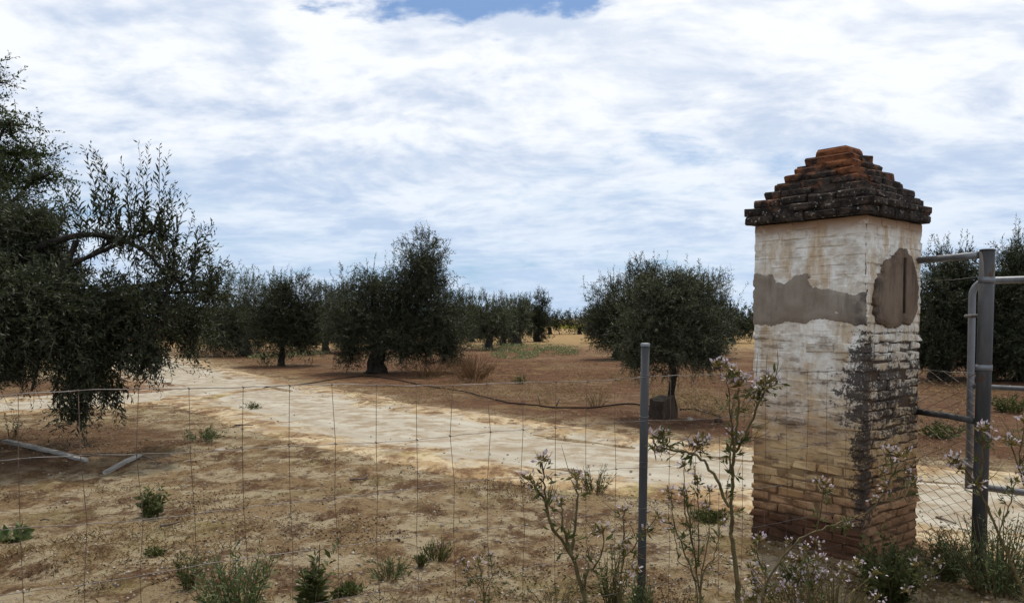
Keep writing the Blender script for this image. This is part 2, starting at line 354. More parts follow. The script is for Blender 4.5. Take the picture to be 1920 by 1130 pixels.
def unit(v): return v / np.maximum(np.linalg.norm(v, axis=-1, keepdims=True), 1e-9)
def leaves(base, dirn, ln, wd, rg, curl=.12):
    """one folded rhombus per leaf"""
    n = len(base); side = unit(np.cross(dirn, rg.normal(size=(n, 3)))); nrm = np.cross(side, dirn)
    ln = np.broadcast_to(ln, (n,))[:, None]; wd = np.broadcast_to(wd, (n,))[:, None]
    mid = base + dirn * ln * .48 + nrm * ln * curl * .5
    V = np.stack([base, mid + side * wd * .5, base + dirn * ln - nrm * ln * curl * .4, mid - side * wd * .5], 1).reshape(-1, 3)
    return V, np.arange(n * 4).reshape(-1, 4)
def twigs(org, dirn, length, nl, leaf_len, leaf_w, rg, droop=.25, spread=.75):
    """leafy shoots: leaves in pairs along a bending twig; returns leaf and twig geometry"""
    T = len(org); s = (np.arange(nl) + rg.uniform(-.3, .3, (T, nl)) + 1) / nl
    s = np.clip(s, .06, 1); L = np.broadcast_to(length, (T,))[:, None]
    side = unit(np.cross(dirn, rg.normal(size=(T, 3)))); bend = rg.normal(0, .18, (T, 1))
    def at_(q): return org[:, None] + dirn[:, None] * (q * L)[..., None] + side[:, None] * ((q ** 2) * L * bend)[..., None] + np.array([0, 0, -1.0]) * ((q ** 2) * L * droop)[..., None]
    p = at_(s); q2 = np.clip(s + .05, 0, 1.1); tang = unit(at_(q2) - p + 1e-6)
    perp = unit(np.cross(tang, rg.normal(size=(T, nl, 3))))
    ld = unit(tang * (1 - spread * .55) + perp * spread + rg.normal(0, .12, (T, nl, 3)))
    ll = leaf_len * rg.uniform(.6, 1.15, (T, nl)) * (1.05 - .45 * s ** 3)
    lv = leaves(p.reshape(-1, 3), ld.reshape(-1, 3), ll.ravel(), (ll * leaf_w / leaf_len).ravel(), rg)
    qs = np.repeat(np.array([[0, .5, 1.0]]), T, 0); c3 = at_(qs); wdt = np.array([.0035, .0025, .001]) * (1 + leaf_len * 6)
    sd = unit(np.cross(dirn, rg.normal(size=(T, 3))))[:, None] * wdt[None, :, None]
    tv = np.stack([c3 - sd, c3 + sd], 2).reshape(-1, 3); b = np.arange(T)[:, None] * 6
    tf = np.concatenate([b + np.array([[0, 1, 3, 2]]), b + np.array([[2, 3, 5, 4]])], 0)
    return lv, (tv, tf)

def tree(name, base, lobes, trunk_r, ntw, label, cat='tree', group=None, nl=14, leaf=(.065, .014), tl=(.25, .5), m_leaf=None, seed=1,
         droop=.25, up=.35, shell=.45, shoots=(), trunk_top=.35, lean=(0, 0), limbs=True, limb_k=.42, extra_limbs=(), spread=.75, stems=1, sprays=0):
    """base: world point of the foot; lobes: (x, y, z, rx, ry, rz, weight) in metres from the foot"""
    rg = np.random.default_rng(seed); root = empty(name, base); tag(root, label, cat, group)
    lob = np.array(lobes, float); wt = lob[:, 6] / lob[:, 6].sum()
    k = rg.choice(len(lob), ntw, p=wt); v = unit(rg.normal(size=(ntw, 3))); rad = rg.uniform(0, 1, ntw) ** shell
    lump = 1 + .36 * np.sin(v[:, 0] * 5 + k * 2.1 + seed) * np.sin(v[:, 1] * 4 + seed * 1.7) + .26 * np.sin(v[:, 2] * 7 + v[:, 0] * 4 + k)
    org = lob[k, :3] + v * (rad * lump)[:, None] * lob[k, 3:6]
    org[:, 2] = np.maximum(org[:, 2], .12)
    d = unit(v * .8 + rg.normal(0, .45, (ntw, 3)) + np.array([0, 0, up]))
    ln = rg.uniform(tl[0], tl[1], ntw)
    org = org - d * ln[:, None] * .5
    A = Acc(); tints = []
    (lv, lf), (tv, tf) = twigs(org, d, ln, nl, leaf[0], leaf[1], rg, droop, spread)
    A.add(lv, lf, 0); clump = np.repeat(rg.uniform(0, .55, ntw), nl * 4) + np.repeat(rg.uniform(0, .45, ntw * nl), 4); tints.append(clump)
    A.add(tv, tf, 1); tints.append(np.zeros(len(tv)))
    shoots = list(shoots)
    for _ in range(sprays):                    # loose sprays rising out of the crown
        L = lob[rg.choice(len(lob), p=wt)]; a_ = rg.uniform(0, 6.283); q_ = rg.uniform(.1, .85)
        b0 = L[:3] + np.array([math.cos(a_) * q_, math.sin(a_) * q_, .85 * math.sqrt(1 - q_ * q_)]) * L[3:6]
        shoots.append((b0, b0 + np.array([math.cos(a_) * .25 * q_, math.sin(a_) * .25 * q_, 1]) * rg.uniform(.3, .75), 1.0))
    for (b0, b1, m1) in shoots:                # long single shoots that break the outline
        b0 = np.array(b0, float); b1 = np.array(b1, float); l0 = np.linalg.norm(b1 - b0)
        n_ = max(8, int(l0 / (leaf[0] * .36)))
        (lv, lf), (tv, tf) = twigs(b0[None], unit((b1 - b0)[None]), np.array([l0]), n_, leaf[0] * m1, leaf[1] * m1, rg, 0.0, .62)
        A.add(lv, lf, 0); tints.append(np.repeat(rg.uniform(0, .8, n_), 4)); A.add(tv, tf, 1); tints.append(np.zeros(len(tv)))
    me = A.mesh('crown', [m_leaf or m_olive, m_bark], False); fattr(me, 'tint', np.concatenate(tints)); link('crown', me, root)
    B = Acc(); ctr = (lob[:, :3] * wt[:, None]).sum(0); th = max(.25, ctr[2] * trunk_top)
    for s_ in range(stems):
        off = np.array([rg.normal(0, trunk_r * .8), rg.normal(0, trunk_r * .8), 0]) if s_ else np.zeros(3)
        top = np.array([lean[0], lean[1], th]) + off * 1.5
        tp = [off + (top - off) * q + np.array([rg.normal(0, trunk_r * .25), rg.normal(0, trunk_r * .25), 0]) * (q > 0) for q in (0, .15, .4, .7, 1)]
        tp[0][2] = -.08
        V, F = tube(tp, trunk_r * np.array([1.55, 1.2, 1.0, .92, .85]) / math.sqrt(stems), 10, rough=.12, seed=seed); B.add(V, F)
    if limbs:
        for li, L in enumerate(lob):
            if L[2] < th * .8: continue
            c0 = np.array([lean[0], lean[1], th * .9]); c1 = L[:3] + np.array([0, 0, -.1 * L[5]])
            mid = (c0 + c1) / 2 + rg.normal(0, .08, 3) * np.linalg.norm(c1 - c0) + np.array([0, 0, .08])
            q = np.linspace(0, 1, 7)[:, None]; pts = (1 - q) ** 2 * c0 + 2 * q * (1 - q) * mid + q ** 2 * c1
            V, F = tube(pts, np.linspace(trunk_r * limb_k, trunk_r * limb_k * .3, 7), 7, rough=.1, seed=li); B.add(V, F)
            for _ in range(5):
                e = L[:3] + unit(rg.normal(size=3)) * L[3:6] * .8; e[2] = max(e[2], .15); m2 = (c1 + e) / 2 + rg.normal(0, .06, 3)
                pts = (1 - q) ** 2 * c1 + 2 * q * (1 - q) * m2 + q ** 2 * e
                V, F = tube(pts, np.linspace(trunk_r * limb_k * .3, trunk_r * .05, 7), 5); B.add(V, F)
    for pts, r0, r1 in extra_limbs:
        V, F = tube(catmull(pts, 6), np.linspace(r0, r1, (len(pts) - 1) * 6 + 1), 8, rough=.1); B.add(V, F)
    link('trunk', B.mesh('trunk', [m_bark], True), root)
    return root

def foot(x, y=None, d=None):
    d = d or gd(y); p = P(x, 600, d); return Vector((p.x, d, hz(p.x, d) - .01))
def plobes(ft, L):
    """crown lobes given as (photo x, photo y, half width px, half height px, depth offset m, weight) at the tree's own distance"""
    out = []
    for (x, y, rx, ry, off, wgt) in L:
        d = ft.y + off; p = P(x, y, d); s = d / FPX
        out.append((p.x - ft.x, off, p.z - ft.z, rx * s, max(rx, ry) * .9 * s, ry * s, wgt))
    return out
def pshoots(ft, L, off=0.0, m1=1.0):
    out = []
    for (x0, y0, x1, y1) in L:
        a = P(x0, y0, ft.y + off) - ft; b = P(x1, y1, ft.y + off) - ft; out.append((tuple(a), tuple(b), m1))
    return out

# ------------------------------------------------------------------ gate pillar
S_ = 0.80
PC = Vector((2.2065, 5.0, 0)); PA = -R(49.9)
ex = Vector((math.cos(PA), math.sin(PA), 0)); ey = Vector((-math.sin(PA), math.cos(PA), 0))
pil_c = PC - ex * S_ / 2 + ey * S_ / 2; pil_c.z = hz(pil_c.x, pil_c.y) - .03
pillar = empty('gate_pillar', pil_c, PA)
tag(pillar, 'tall whitewashed brick gate pillar with stepped terracotta cap and grey cement patches', 'pillar')

def pillar_mat(name, joint):
    m_, t = mat(name)
    tc = t.n('ShaderNodeTexCoord', object=pillar).outputs['Object']; x, y, z = t.sep(tc)
    U = t.m('ADD', t.m('ADD', x, y), S_)
    n1 = t.noise(tc, 3.0, 7, .65); n2 = t.noise(tc, 9.0, 8, .7); n3 = t.noise(tc, 34, 6, .7); n5 = t.noise(t.scale(tc, (1.6, 1.6, 5.5)), 3.2, 7, .65)
    run = t.noise(t.scale(tc, (5, 5, 1.0)), 1.6, 8, .68, .3)
    white = t.mix(t.ss(n2, .36, .64), (0.56, 0.50, 0.41), (0.80, 0.78, 0.72))
    white = t.mix(t.ss(run, .48, .66, 0, .75), white, (0.44, 0.29, 0.14))
    ochre = t.mix(t.ss(n1, .35, .65), (0.34, 0.195, 0.085), (0.52, 0.37, 0.195))
    ochre = t.mix(t.ss(n3, .55, .70, 0, .5), ochre, (0.62, 0.55, 0.42))
    # the whitewash has gone ochre towards the ground
    oz = t.m('ADD', z, t.m('MULTIPLY', t.m('SUBTRACT', n5, .5), 1.1))
    c = t.mix(t.ss(oz, .60, 1.40), ochre, white)
    brick = t.mix(t.ss(n2, .35, .65), (0.22, 0.105, 0.052), (0.36, 0.205, 0.11))
    bare = t.m('ADD', t.ss(z, .72, .28, 0, .85), t.m('MULTIPLY', t.ss(U, .80, .86), .34))
    c = t.mix(t.ss(t.m('ADD', n1, t.m('MULTIPLY', t.m('SUBTRACT', bare, .5), .55)), .52, .62, 0, .8), c, brick)
    # brown staining
    c = t.mix(t.m('MULTIPLY', t.ss(t.m('ADD', n5, t.m('MULTIPLY', n3, .25)), .62, .76, 0, .8), t.ss(z, 1.7, 1.2, .35, 1)), c, (0.13, 0.075, 0.040))
    c = t.mix(t.ss(t.noise(t.scale(tc, (1, 1, 2.2)), 6.5, 9, .75), .54, .66, 0, .55), c, (0.30, 0.20, 0.11))
    # damp plinth
    pz = t.m('ADD', z, t.m('MULTIPLY', t.m('SUBTRACT', n2, .5), .22))
    pl = t.m('MULTIPLY', t.ss(pz, .33, .22), t.ss(U, .90, .78, .35, 1))
    c = t.mix(pl, c, t.mix(t.ss(n1, .35, .65), (0.045, 0.024, 0.015), (0.115, 0.055, 0.030)))
    # black lichen round the near corner and over the side towards the gate
    wz = t.m('MULTIPLY', t.ss(z, .12, .45), t.ss(z, 1.70, 1.30))
    wl = t.m('MULTIPLY', t.ss(U, .36, .86), t.m('MULTIPLY', t.ss(z, .55, .95), t.ss(z, 1.55, 1.2)))
    wc = t.m('MULTIPLY', t.ss(t.m('ABSOLUTE', t.m('SUBTRACT', U, .83)), .24, .0), t.ss(z, 1.95, 1.55))
    wr = t.m('MULTIPLY', t.ss(U, .78, .86), t.m('MULTIPLY', wz, .54 if not joint else 1.2))
    wgt = t.m('MAXIMUM', t.m('MULTIPLY', wl, .86), t.m('MAXIMUM', t.m('MULTIPLY', wc, t.m('ADD', t.m('MULTIPLY', wz, .75), .35)), wr))
    ln = t.m('ADD', t.m('MULTIPLY', n1, .14), t.m('ADD', t.m('MULTIPLY', n2, .22), t.m('ADD', t.m('MULTIPLY', n3, .32), t.m('ADD', t.m('MULTIPLY', n5, .14), t.m('MULTIPLY', t.noise(tc, 80, 4, .65), .18)))))
    ln = t.m('MULTIPLY', t.m('SUBTRACT', ln, .5), 8.0)
    li = t.ss(t.m('ADD', ln, t.m('MULTIPLY', t.m('SUBTRACT', wgt, .60), 1.15)), -.05, .35)
    c = t.mix(t.m('MULTIPLY', li, t.m('MULTIPLY', t.ss(wgt, .05, .22), .94)), c, t.mix(t.ss(n3, .42, .66), (0.016, 0.012, 0.011), (0.075, 0.060, 0.050)))
    if joint:
        c = t.mix(t.m('MULTIPLY', t.m('MAXIMUM', t.ss(z, .75, .45), t.ss(U, .80, .84)), t.ss(z, 1.6, 1.2, 0, .65)), c, (0.085, 0.050, 0.030))
    # stain below the cap
    c = t.mix(t.m('MULTIPLY', t.ss(z, 2.04, 2.22), t.ss(t.m('ADD', n2, t.m('MULTIPLY', t.ss(z, 2.1, 2.22), .2)), .42, .62)), c, (0.26, 0.15, 0.08))
    hh = t.m('ADD', t.m('MULTIPLY', n2, .7), t.m('MULTIPLY', n3, .4))
    finish(t, c, .92, hh, .012, .85, spec=.15); return m_
m_brick = pillar_mat('whitewashed_brick', False); m_mortar = pillar_mat('whitewashed_mortar', True)
m_capb, t = mat('lichened_terracotta')
tc = t.n('ShaderNodeTexCoord', object=pillar).outputs['Object']; x, y, z = t.sep(tc)
n1 = t.noise(tc, 4.5, 7, .65); n2 = t.noise(tc, 14, 8, .7); n3 = t.noise(tc, 40, 5, .7)
terra = t.mix(t.ss(n2, .35, .65), (0.085, 0.032, 0.015), (0.225, 0.083, 0.033))
blk = t.mix(t.ss(n2, .4, .66), (0.020, 0.016, 0.014), (0.070, 0.052, 0.040))
q = t.m('ADD', t.m('ADD', t.m('MULTIPLY', n1, .65), t.m('MULTIPLY', n2, .35)), t.m('MULTIPLY', t.m('SUBTRACT', z, 2.55), .36))
q = t.m('SUBTRACT', q, t.m('MULTIPLY', t.ss(t.m('ADD', x, y), .0, .5), .05))
c = t.mix(t.ss(q, .45, .57, 0, .9), blk, terra)
c = t.mix(t.m('MULTIPLY', t.ss(n3, .58, .67, 0, .75), t.ss(z, 2.55, 2.30)), c, (0.42, 0.38, 0.32))
finish(t, c, .95, t.m('ADD', n2, t.m('MULTIPLY', n3, .5)), .014, .9, spec=.1)
def cement_mat(name, a, b, d_):
    m_, t = mat(name)
    tc = t.n('ShaderNodeTexCoord', object=pillar).outputs['Object']; x, y, z = t.sep(tc)
    n1 = t.noise(tc, 3.2, 7, .6); n2 = t.noise(tc, 12, 8, .7); run = t.noise(t.scale(tc, (6, 6, 1.1)), 1.5, 8, .68, .3)
    c = t.mix(t.ss(n1, .35, .65), a, b)
    c = t.mix(t.ss(run, .46, .68, 0, .6), c, d_)
    dk = t.m('MULTIPLY', t.ss(t.m('ABSOLUTE', t.m('SUBTRACT', t.m('ADD', t.m('ADD', x, y), S_), .86)), .24, .04), t.ss(n2, .40, .60))
    c = t.mix(t.m('MULTIPLY', dk, .8), c, (0.05, 0.04, 0.036))
    finish(t, c, .92, t.m('ADD', t.m('MULTIPLY', n2, .8), t.m('MULTIPLY', run, .5)), .008, .9, spec=.15); return m_
m_cement = cement_mat('cement_render', (0.205, 0.165, 0.126), (0.285, 0.242, 0.196), (0.135, 0.104, 0.080))
m_cement_brown = cement_mat('brown_cement_render', (0.125, 0.086, 0.060), (0.205, 0.150, 0.108), (0.062, 0.042, 0.030))
def make_brick(L, D, H, rg, m_, bev=.006, jit=.004):
    bm = bmesh.new(); bmesh.ops.create_cube(bm, size=1)
    for v in bm.verts:
        v.co = Vector((v.co.x * L, v.co.y * D, v.co.z * H)) + Vector(rg.normal(0, jit, 3))
    bmesh.ops.bevel(bm, geom=bm.edges[:], offset=bev * rg.uniform(.7, 1.5), segments=1, profile=.6, affect='EDGES', clamp_overlap=True)
    for v in bm.verts: v.co += Vector(rg.normal(0, jit * .35, 3))
    bmesh.ops.recalc_face_normals(bm, faces=bm.faces)
    me = bpy.data.meshes.new('brick'); bm.to_mesh(me); bm.free(); me.materials.append(m_); return me
rgp = np.random.default_rng(11)
NC, PH, BD = 36, .0617, .13
lib = {}
def brick_lib(L, m_, key, jit):
    k = (round(L, 3), key)
    if k not in lib: lib[k] = [make_brick(L, BD, .0495 if key == 'c' else .053, rgp, m_, .008 if key == 'c' else .006, jit) for _ in range(7)]
    return lib[k][rgp.integers(7)]
shaft = link('shaft', bpy.data.meshes.new('shaft'), pillar); back = Acc()
def put_brick(parent, me, x, y, z, rz, jr=.008, visible=True):
    if visible:
        o = link('brick', me, parent); o.location = (x, y, z); o.rotation_euler = (rgp.normal(0, jr * .6), rgp.normal(0, jr * .5), rz + rgp.normal(0, jr)); return
    M = Matrix.Translation((x, y, z)) @ Matrix.Rotation(rz, 4, 'Z')
    V = np.array([M @ v.co for v in me.vertices])
    for p_ in me.polygons:
        vv = [v + back.n for v in p_.vertices]
        for q_ in range(1, len(vv) - 1): F.append([vv[0], vv[q_], vv[q_ + 1]]); FM.append(1 if me.materials[0] == m_capb else 0)
    backV.append(V); back.n += len(V)
F = []; backV = []; FM = []
def ring(parent, size, z, m_, key, par, jit, out=0.006, jr=.008):
    h2 = size / 2
    if size < .34:
        n = 2 if size > .25 else 1
        for i in range(n):
            L = size / n - .012; me = make_brick(L if par else size, size if par else L, .050, rgp, m_, .008, jit)
            c0 = (-h2 + (i + .5) * size / n)
            put_brick(parent, me, c0 if par else 0, 0 if par else c0, z, 0, jr)
        return
    full_x = par
    for face in range(4):                     # 0 left face (-y), 1 gate side (+x), 2 back (+y), 3 far left (-x)
        full = (face % 2 == 0) == full_x
        span = size if full else size - 2 * BD - .012
        n = max(1, round(span / .205)); L = span / n - .012
        for i in range(n):
            me = brick_lib(L, m_, key, jit); s0 = -span / 2 + (i + .5) * span / n; o_ = h2 - BD / 2 + rgp.normal(0, out)
            x_, y_, rz = ((s0, -o_, 0), (o_, s0, R(90)), (-s0, o_, R(180)), (-o_, -s0, R(270)))[face]
            put_brick(parent, me, x_, y_, z + rgp.normal(0, .002), rz, jr, visible=face < 2)
for k in range(NC):
    zc = PH * (k + .5)
    up_ = zc > 1.5
    ring(shaft, S_, zc, m_brick, 'a' if up_ else 'b', k % 2 == 0, .0024 if up_ else .0062, .0018 if up_ else .006, .004 if up_ else .012)
# mortar body: almost flush under the thick whitewash above, raked out below and on the gate side
def mortar():
    A = Acc(); nz, nu = 150, 44
    zv = np.linspace(0, NC * PH - .004, nz); uv = np.linspace(-S_ / 2, S_ / 2, nu)
    for face in range(4):
        ang = (0, R(90), R(180), R(270))[face]; Z, U = np.meshgrid(zv, uv, indexing='ij'); z_, u_ = Z.ravel(), U.ravel()
        nn = vnoise(u_ * 9 + face * 17, z_ * 14, 51) + .6 * vnoise(u_ * 25 + face * 5, z_ * 32, 52)
        flush = sstep(z_ + .3 * nn, 1.15, 1.65) if face != 1 else sstep(z_ + .3 * nn, 1.5, 1.8)
        mid = (sstep(z_ + .25 * nn, .50, .85) if face == 0 else 0 * z_) * .88
        open_ = sstep(vnoise(u_ * 4.5 + face * 9, z_ * 11, 57) + .4 * vnoise(u_ * 12, z_ * 3, 58), .12, .24); flush = flush * (1 - open_)
        dep = .015 - np.maximum(flush * .0125, mid * .0125) + .006 * nn
        crack = np.exp(-((z_ - (.262 + .02 * u_)) / .007) ** 2) * (face == 0); dep = dep + crack * .02
        x_, y_ = u_ * (1 - .02), -(S_ / 2 - np.maximum(dep, .0005))
        c_, s_ = math.cos(ang), math.sin(ang)
        ii = (np.arange(nz - 1)[:, None] * nu + np.arange(nu - 1)[None]).ravel()
        A.add(np.c_[x_ * c_ - y_ * s_, x_ * s_ + y_ * c_, z_], np.c_[ii, ii + 1, ii + nu + 1, ii + nu])
    return A.mesh('mortar', [m_mortar], True)
shaft.data = mortar()
cap = None
cap_sizes = [.90, .905, .81, .715, .62, .525, .43, .335, .235]
zc0 = NC * PH
bmc = bmesh.new()
for i, s in enumerate(cap_sizes):
    r_ = bmesh.ops.create_cube(bmc, size=1); hgt_ = .0575
    for v in r_['verts']: v.co = Vector((v.co.x * (s - .035), v.co.y * (s - .035), zc0 + hgt_ * (i + .5) + v.co.z * (hgt_ * .985 if i else hgt_ * .9)))
cap = bm_obj('stepped_cap', bmc, m_capb, pillar, False)
for i, s in enumerate(cap_sizes):
    ring(cap, s, zc0 + .0575 * (i + .5), m_capb, 'c', i % 2 == 0, .0052, .006, .015)
bo = link('brick_rows', mesh_np('brick_rows', np.vstack(backV), np.array(F), [m_brick, m_capb], False, FM), pillar); bo['kind'] = 'stuff'

def on_pillar(x, y, face):
    """photo pixel to (u, z) on a face of the pillar; u runs 0..0.8 from the face's first edge"""
    r = ray(x, y); o = Vector((0, 0, CAMZ)); nrm = -ey if face == 0 else ex
    p0 = PC; tq = (p0 - o).dot(nrm) / r.dot(nrm); p = o + r * tq; d = p - pil_c
    return (d.dot(ex) if face == 0 else d.dot(ey)), d.z
def patch(name, outline, face, thick, label, groove=None, seed=3, cell=.006):
    pts = np.array([on_pillar(x, y, face) for x, y in outline])
    pts[:, 0] = np.clip(pts[:, 0], -S_ / 2 - .004, S_ / 2 + .004)
    u0, v0 = pts.min(0) - .03; u1, v1 = pts.max(0) + .03
    u1 = min(u1, S_ / 2 + .004); u0 = max(u0, -S_ / 2 - .004)
    nu, nv = int((u1 - u0) / cell) + 1, int((v1 - v0) / cell) + 1
    U, V = np.meshgrid(np.linspace(u0, u1, nu), np.linspace(v0, v1, nv), indexing='ij'); u_, v_ = U.ravel(), V.ravel()
    uu = u_ + .018 * vnoise(u_ * 28, v_ * 28, seed) + .010 * vnoise(u_ * 80, v_ * 80, seed + 1); vv = v_ + .018 * vnoise(u_ * 30 + 9, v_ * 30, seed + 2) + .01 * vnoise(u_ * 85, v_ * 85 + 4, seed + 3)
    # signed distance to the outline polygon
    ins = np.zeros(len(u_), bool); dist = np.full(len(u_), 9.0); n = len(pts)
    for i in range(n):
        a, b = pts[i], pts[(i + 1) % n]
        cond = ((a[1] > vv) != (b[1] > vv)) & (uu < (b[0] - a[0]) * (vv - a[1]) / (b[1] - a[1] + 1e-12) + a[0]); ins ^= cond
        e = b - a; tq = np.clip(((uu - a[0]) * e[0] + (vv - a[1]) * e[1]) / (e @ e + 1e-12), 0, 1)
        dist = np.minimum(dist, np.hypot(uu - a[0] - tq * e[0], vv - a[1] - tq * e[1]))
    sd = np.where(ins, dist, -dist)
    hh = -.022 + (.022 + thick) * (.80 * sstep(sd, -.006, .004) + .20 * sstep(sd, 0, .035)) + .0035 * vnoise(u_ * 7, v_ * 7, seed + 5) + .0015 * vnoise(u_ * 40, v_ * 40, seed + 6)
    if groove is not None:
        (ga, za), (gb, zb) = on_pillar(*groove[0], face), on_pillar(*groove[1], face)
        gu = ga + (gb - ga) * (v_ - za) / (zb - za); g = np.exp(-((u_ - gu) / .021) ** 6) * (v_ < max(za, zb)) * (v_ > min(za, zb)); hh = hh - g * (thick - .002)
    keep = (sd > -.012).reshape(nu, nv); x_, y_ = u_, -(S_ / 2 + hh)
    if face == 1: x_, y_ = S_ / 2 + hh, u_
    i, j = np.meshgrid(np.arange(nu - 1), np.arange(nv - 1), indexing='ij'); ok = keep[:-1, :-1] | keep[1:, 1:]
    ii = (i * nv + j)[ok]; Fq = np.c_[ii, ii + nv, ii + nv + 1, ii + 1]
    o = link(name, mesh_np(name, np.c_[x_, y_, v_], Fq, [m_cement_brown if face else m_cement], True), pillar); o['label'] = label
patch('render_patch', [(1400, 513), (1450, 513), (1455, 527), (1480, 529), (1487, 514), (1515, 514), (1521, 537), (1560, 544), (1600, 551), (1640, 546), (1640, 606), (1600, 611), (1570, 601),
      (1535, 597), (1500, 606), (1475, 601), (1450, 613), (1400, 608)], 0, .007, 'smooth grey-brown cement band across the whitewash')
patch('render_patch', [(1676, 478), (1684, 464), (1694, 466), (1704, 478), (1712, 500), (1719, 540), (1716, 585), (1706, 608), (1690, 606), (1676, 616), (1656, 612), (1640, 604), (1636, 560), (1640, 524), (1652, 512), (1658, 490)], 1, .026,
      'brown oval cement patch with a vertical slot', ((1690, 484), (1689, 588)), 8, .003)

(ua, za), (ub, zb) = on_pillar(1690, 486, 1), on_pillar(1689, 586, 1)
bm = bmesh.new(); bmesh.ops.create_cube(bm, size=1)  # added dark filler: its colour stands in for the shade inside the slot
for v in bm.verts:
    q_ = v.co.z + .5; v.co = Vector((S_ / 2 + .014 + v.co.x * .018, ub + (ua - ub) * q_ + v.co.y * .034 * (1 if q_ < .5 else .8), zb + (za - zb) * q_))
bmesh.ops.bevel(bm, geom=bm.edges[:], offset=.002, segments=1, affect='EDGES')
o = bm_obj('slot_shade_strip', bm, m_hose, pillar, False); o['label'] = 'added dark strip standing in for the shade in the slot of the brown patch'

# ------------------------------------------------------------------ wire fence and its post
FA, FB, FCc, FD0 = -929.47, 87.087, 0.0352123, 2.6828 * 5.06 / 4.95
def fpos(k): return Vector(((FA + FB * k) / FPX * FD0, FD0 * (1 + FCc * k), 0))
fence = empty('wire_fence', fpos(0)); tag(fence, 'rusty sheep-netting wire fence strung from grey post to brick pillar', 'fence')
rgf = random.Random(4); K0, K1 = -4, 24
levels = [1.335, 1.10, .87, .655, .44, .22]
def wz(l, k):
    z = levels[l] - .0035 * (k - 2) + .009 * math.sin(k * .45 + l * 1.7) + .004 * math.sin(k * 1.31 + l)
    return z if k < 16 else z + (.0035 * (k - 16)) * 1.0
off0 = fpos(0)
for l in range(len(levels)):
    pts = []
    for q in np.arange(K0, K1 + .01, .25):
        p = fpos(q); p.z = wz(l, q) + .0015 * math.sin(q * 6.28); pts.append(p - off0)
    bm_obj('line_wire', ctube(pts, (.0013 if l else .0017), 5), m_wire, fence)
for k in range(K0, K1 + 1):
    if k == 15: continue
    p = fpos(k); j = [rgf.gauss(0, .006) for _ in levels]; pts = []
    for l in range(len(levels)):
        d_ = (fpos(k + 1) - p) * ((j[l] + (.012 if l > 1 and k < 8 else 0) * (l / 4)) / .18); q_ = p + d_ - off0; q_.z = wz(l, k); pts.append(q_)
    last = pts[-1].copy(); last.z = .03; pts.append(last)
    sw = bm_obj('stay_wire', ctube(pts, .00125, 5), m_rustwire, fence)
    for q_ in pts[:-1]:
        bm_obj('knot', ctube([q_ + Vector((-.005, .004, .002)), q_, q_ + Vector((.005, -.004, -.002))], [.0024, .0036, .0024], 5), m_rustwire, sw)
pp = fpos(15.0) + Vector((0, .03, 0)); pz = hz(pp.x, pp.y)
post = empty('fence_post', (pp.x, pp.y, pz)); tag(post, 'slim grey tubular steel fence post with capped top', 'post')
post.rotation_euler = (0, R(.6), 0)
bm_obj('tube', ctube([(0, 0, -.1), (0, 0, .4), (0, 0, .9), (0, 0, 1.462 - pz)], .0225, 20), m_post, post)
bm_obj('end_cap', ctube([(0, 0, 1.4545 - pz), (0, 0, 1.456 - pz), (0, 0, 1.470 - pz), (0, 0, 1.474 - pz)], [.0245, .0252, .0252, .020], 20), m_galv, post)
for zq in (1.26, 1.04, .80):
    ring_ = [(0.0235 * math.cos(a), .0235 * math.sin(a), zq + .004 * math.sin(a)) for a in np.linspace(0, 6.0, 14)]
    bm_obj('tie_wire', ctube(ring_, .0016, 5), m_wire, post)

# ------------------------------------------------------------------ steel panel, gate post and gate
RP = PC + ey * S_ + Vector((.0, .0, 0)); GP = Vector((883 / FPX * 4.95, 4.95, 0))
gz = hz(GP.x, GP.y)
gpost = empty('gate_post', (GP.x, GP.y, gz)); tag(gpost, 'thick round steel gate post beside the brick pillar', 'post'); gpost.rotation_euler = (0, R(.5), 0)
bm_obj('tube', ctube([(0, 0, -.1), (0, 0, .7), (0, 0, 1.4), (0, 0, 2.025 - gz)], .043, 24), m_gatepost, gpost)
bm_obj('end_cap', ctube([(0, 0, 2.020 - gz), (0, 0, 2.028 - gz), (0, 0, 2.031 - gz)], [.0445, .0445, .036], 24), m_gatepost, gpost)
for zq in (1.84, 1.30):
    bm_obj('hinge_band', ctube([(0, 0, zq - gz - .018), (0, 0, zq - gz + .018)], .0465, 20), m_galv, gpost)
panel = empty('mesh_panel', (RP.x, RP.y, 0)); tag(panel, 'short chain-link panel with steel rails between pillar and gate post', 'fence panel')
A0 = RP - ey * .03 - ex * .05 - RP; dirp = (GP - RP); Lp = dirp.length; dp = dirp.normalized(); endp = dp * (Lp - .043)
bm_obj('top_rail', ctube([A0 + Vector((0, 0, 2.0)), dp * (Lp * .5) + Vector((0, 0, 2.0)), endp + Vector((0, 0, 1.998))], .0225, 16), m_galv, panel)
bm_obj('middle_rail', ctube([A0 + Vector((0, 0, .965)), dp * (Lp * .5) + Vector((0, 0, .965)), endp + Vector((0, 0, .962))], .021, 16), m_gatepost, panel)
for zq in (1.86, 1.26, .12):
    bm_obj('line_wire', ctube([A0 + Vector((0, 0, zq)), dp * (Lp * .5) + Vector((0, 0, zq - .006)), endp + Vector((0, 0, zq + .004))], .0014, 5), m_wire, panel)
ncol = 7; cwid = (Lp - .05) / ncol; chh = .0325; nrmp = Vector((dp.y, -dp.x, 0))
for i in range(ncol):
    pts = []; nseg = int(1.14 / chh)
    for s in range(nseg + 1):
        a = i + (s % 2) + (0 if i % 2 == 0 else 0)
        p = dp * (.0 + cwid * (i + (1.02 if (s + i) % 2 else -.02))) + nrmp * (.003 * (1 if s % 2 else -1)) + Vector((0, 0, .12 + s * chh)); pts.append(p + dp * .004 * rgf.gauss(0, 1))
    bm_obj('chain_link_wire', ctube(pts, .0026, 4), m_rustwire, panel, False)
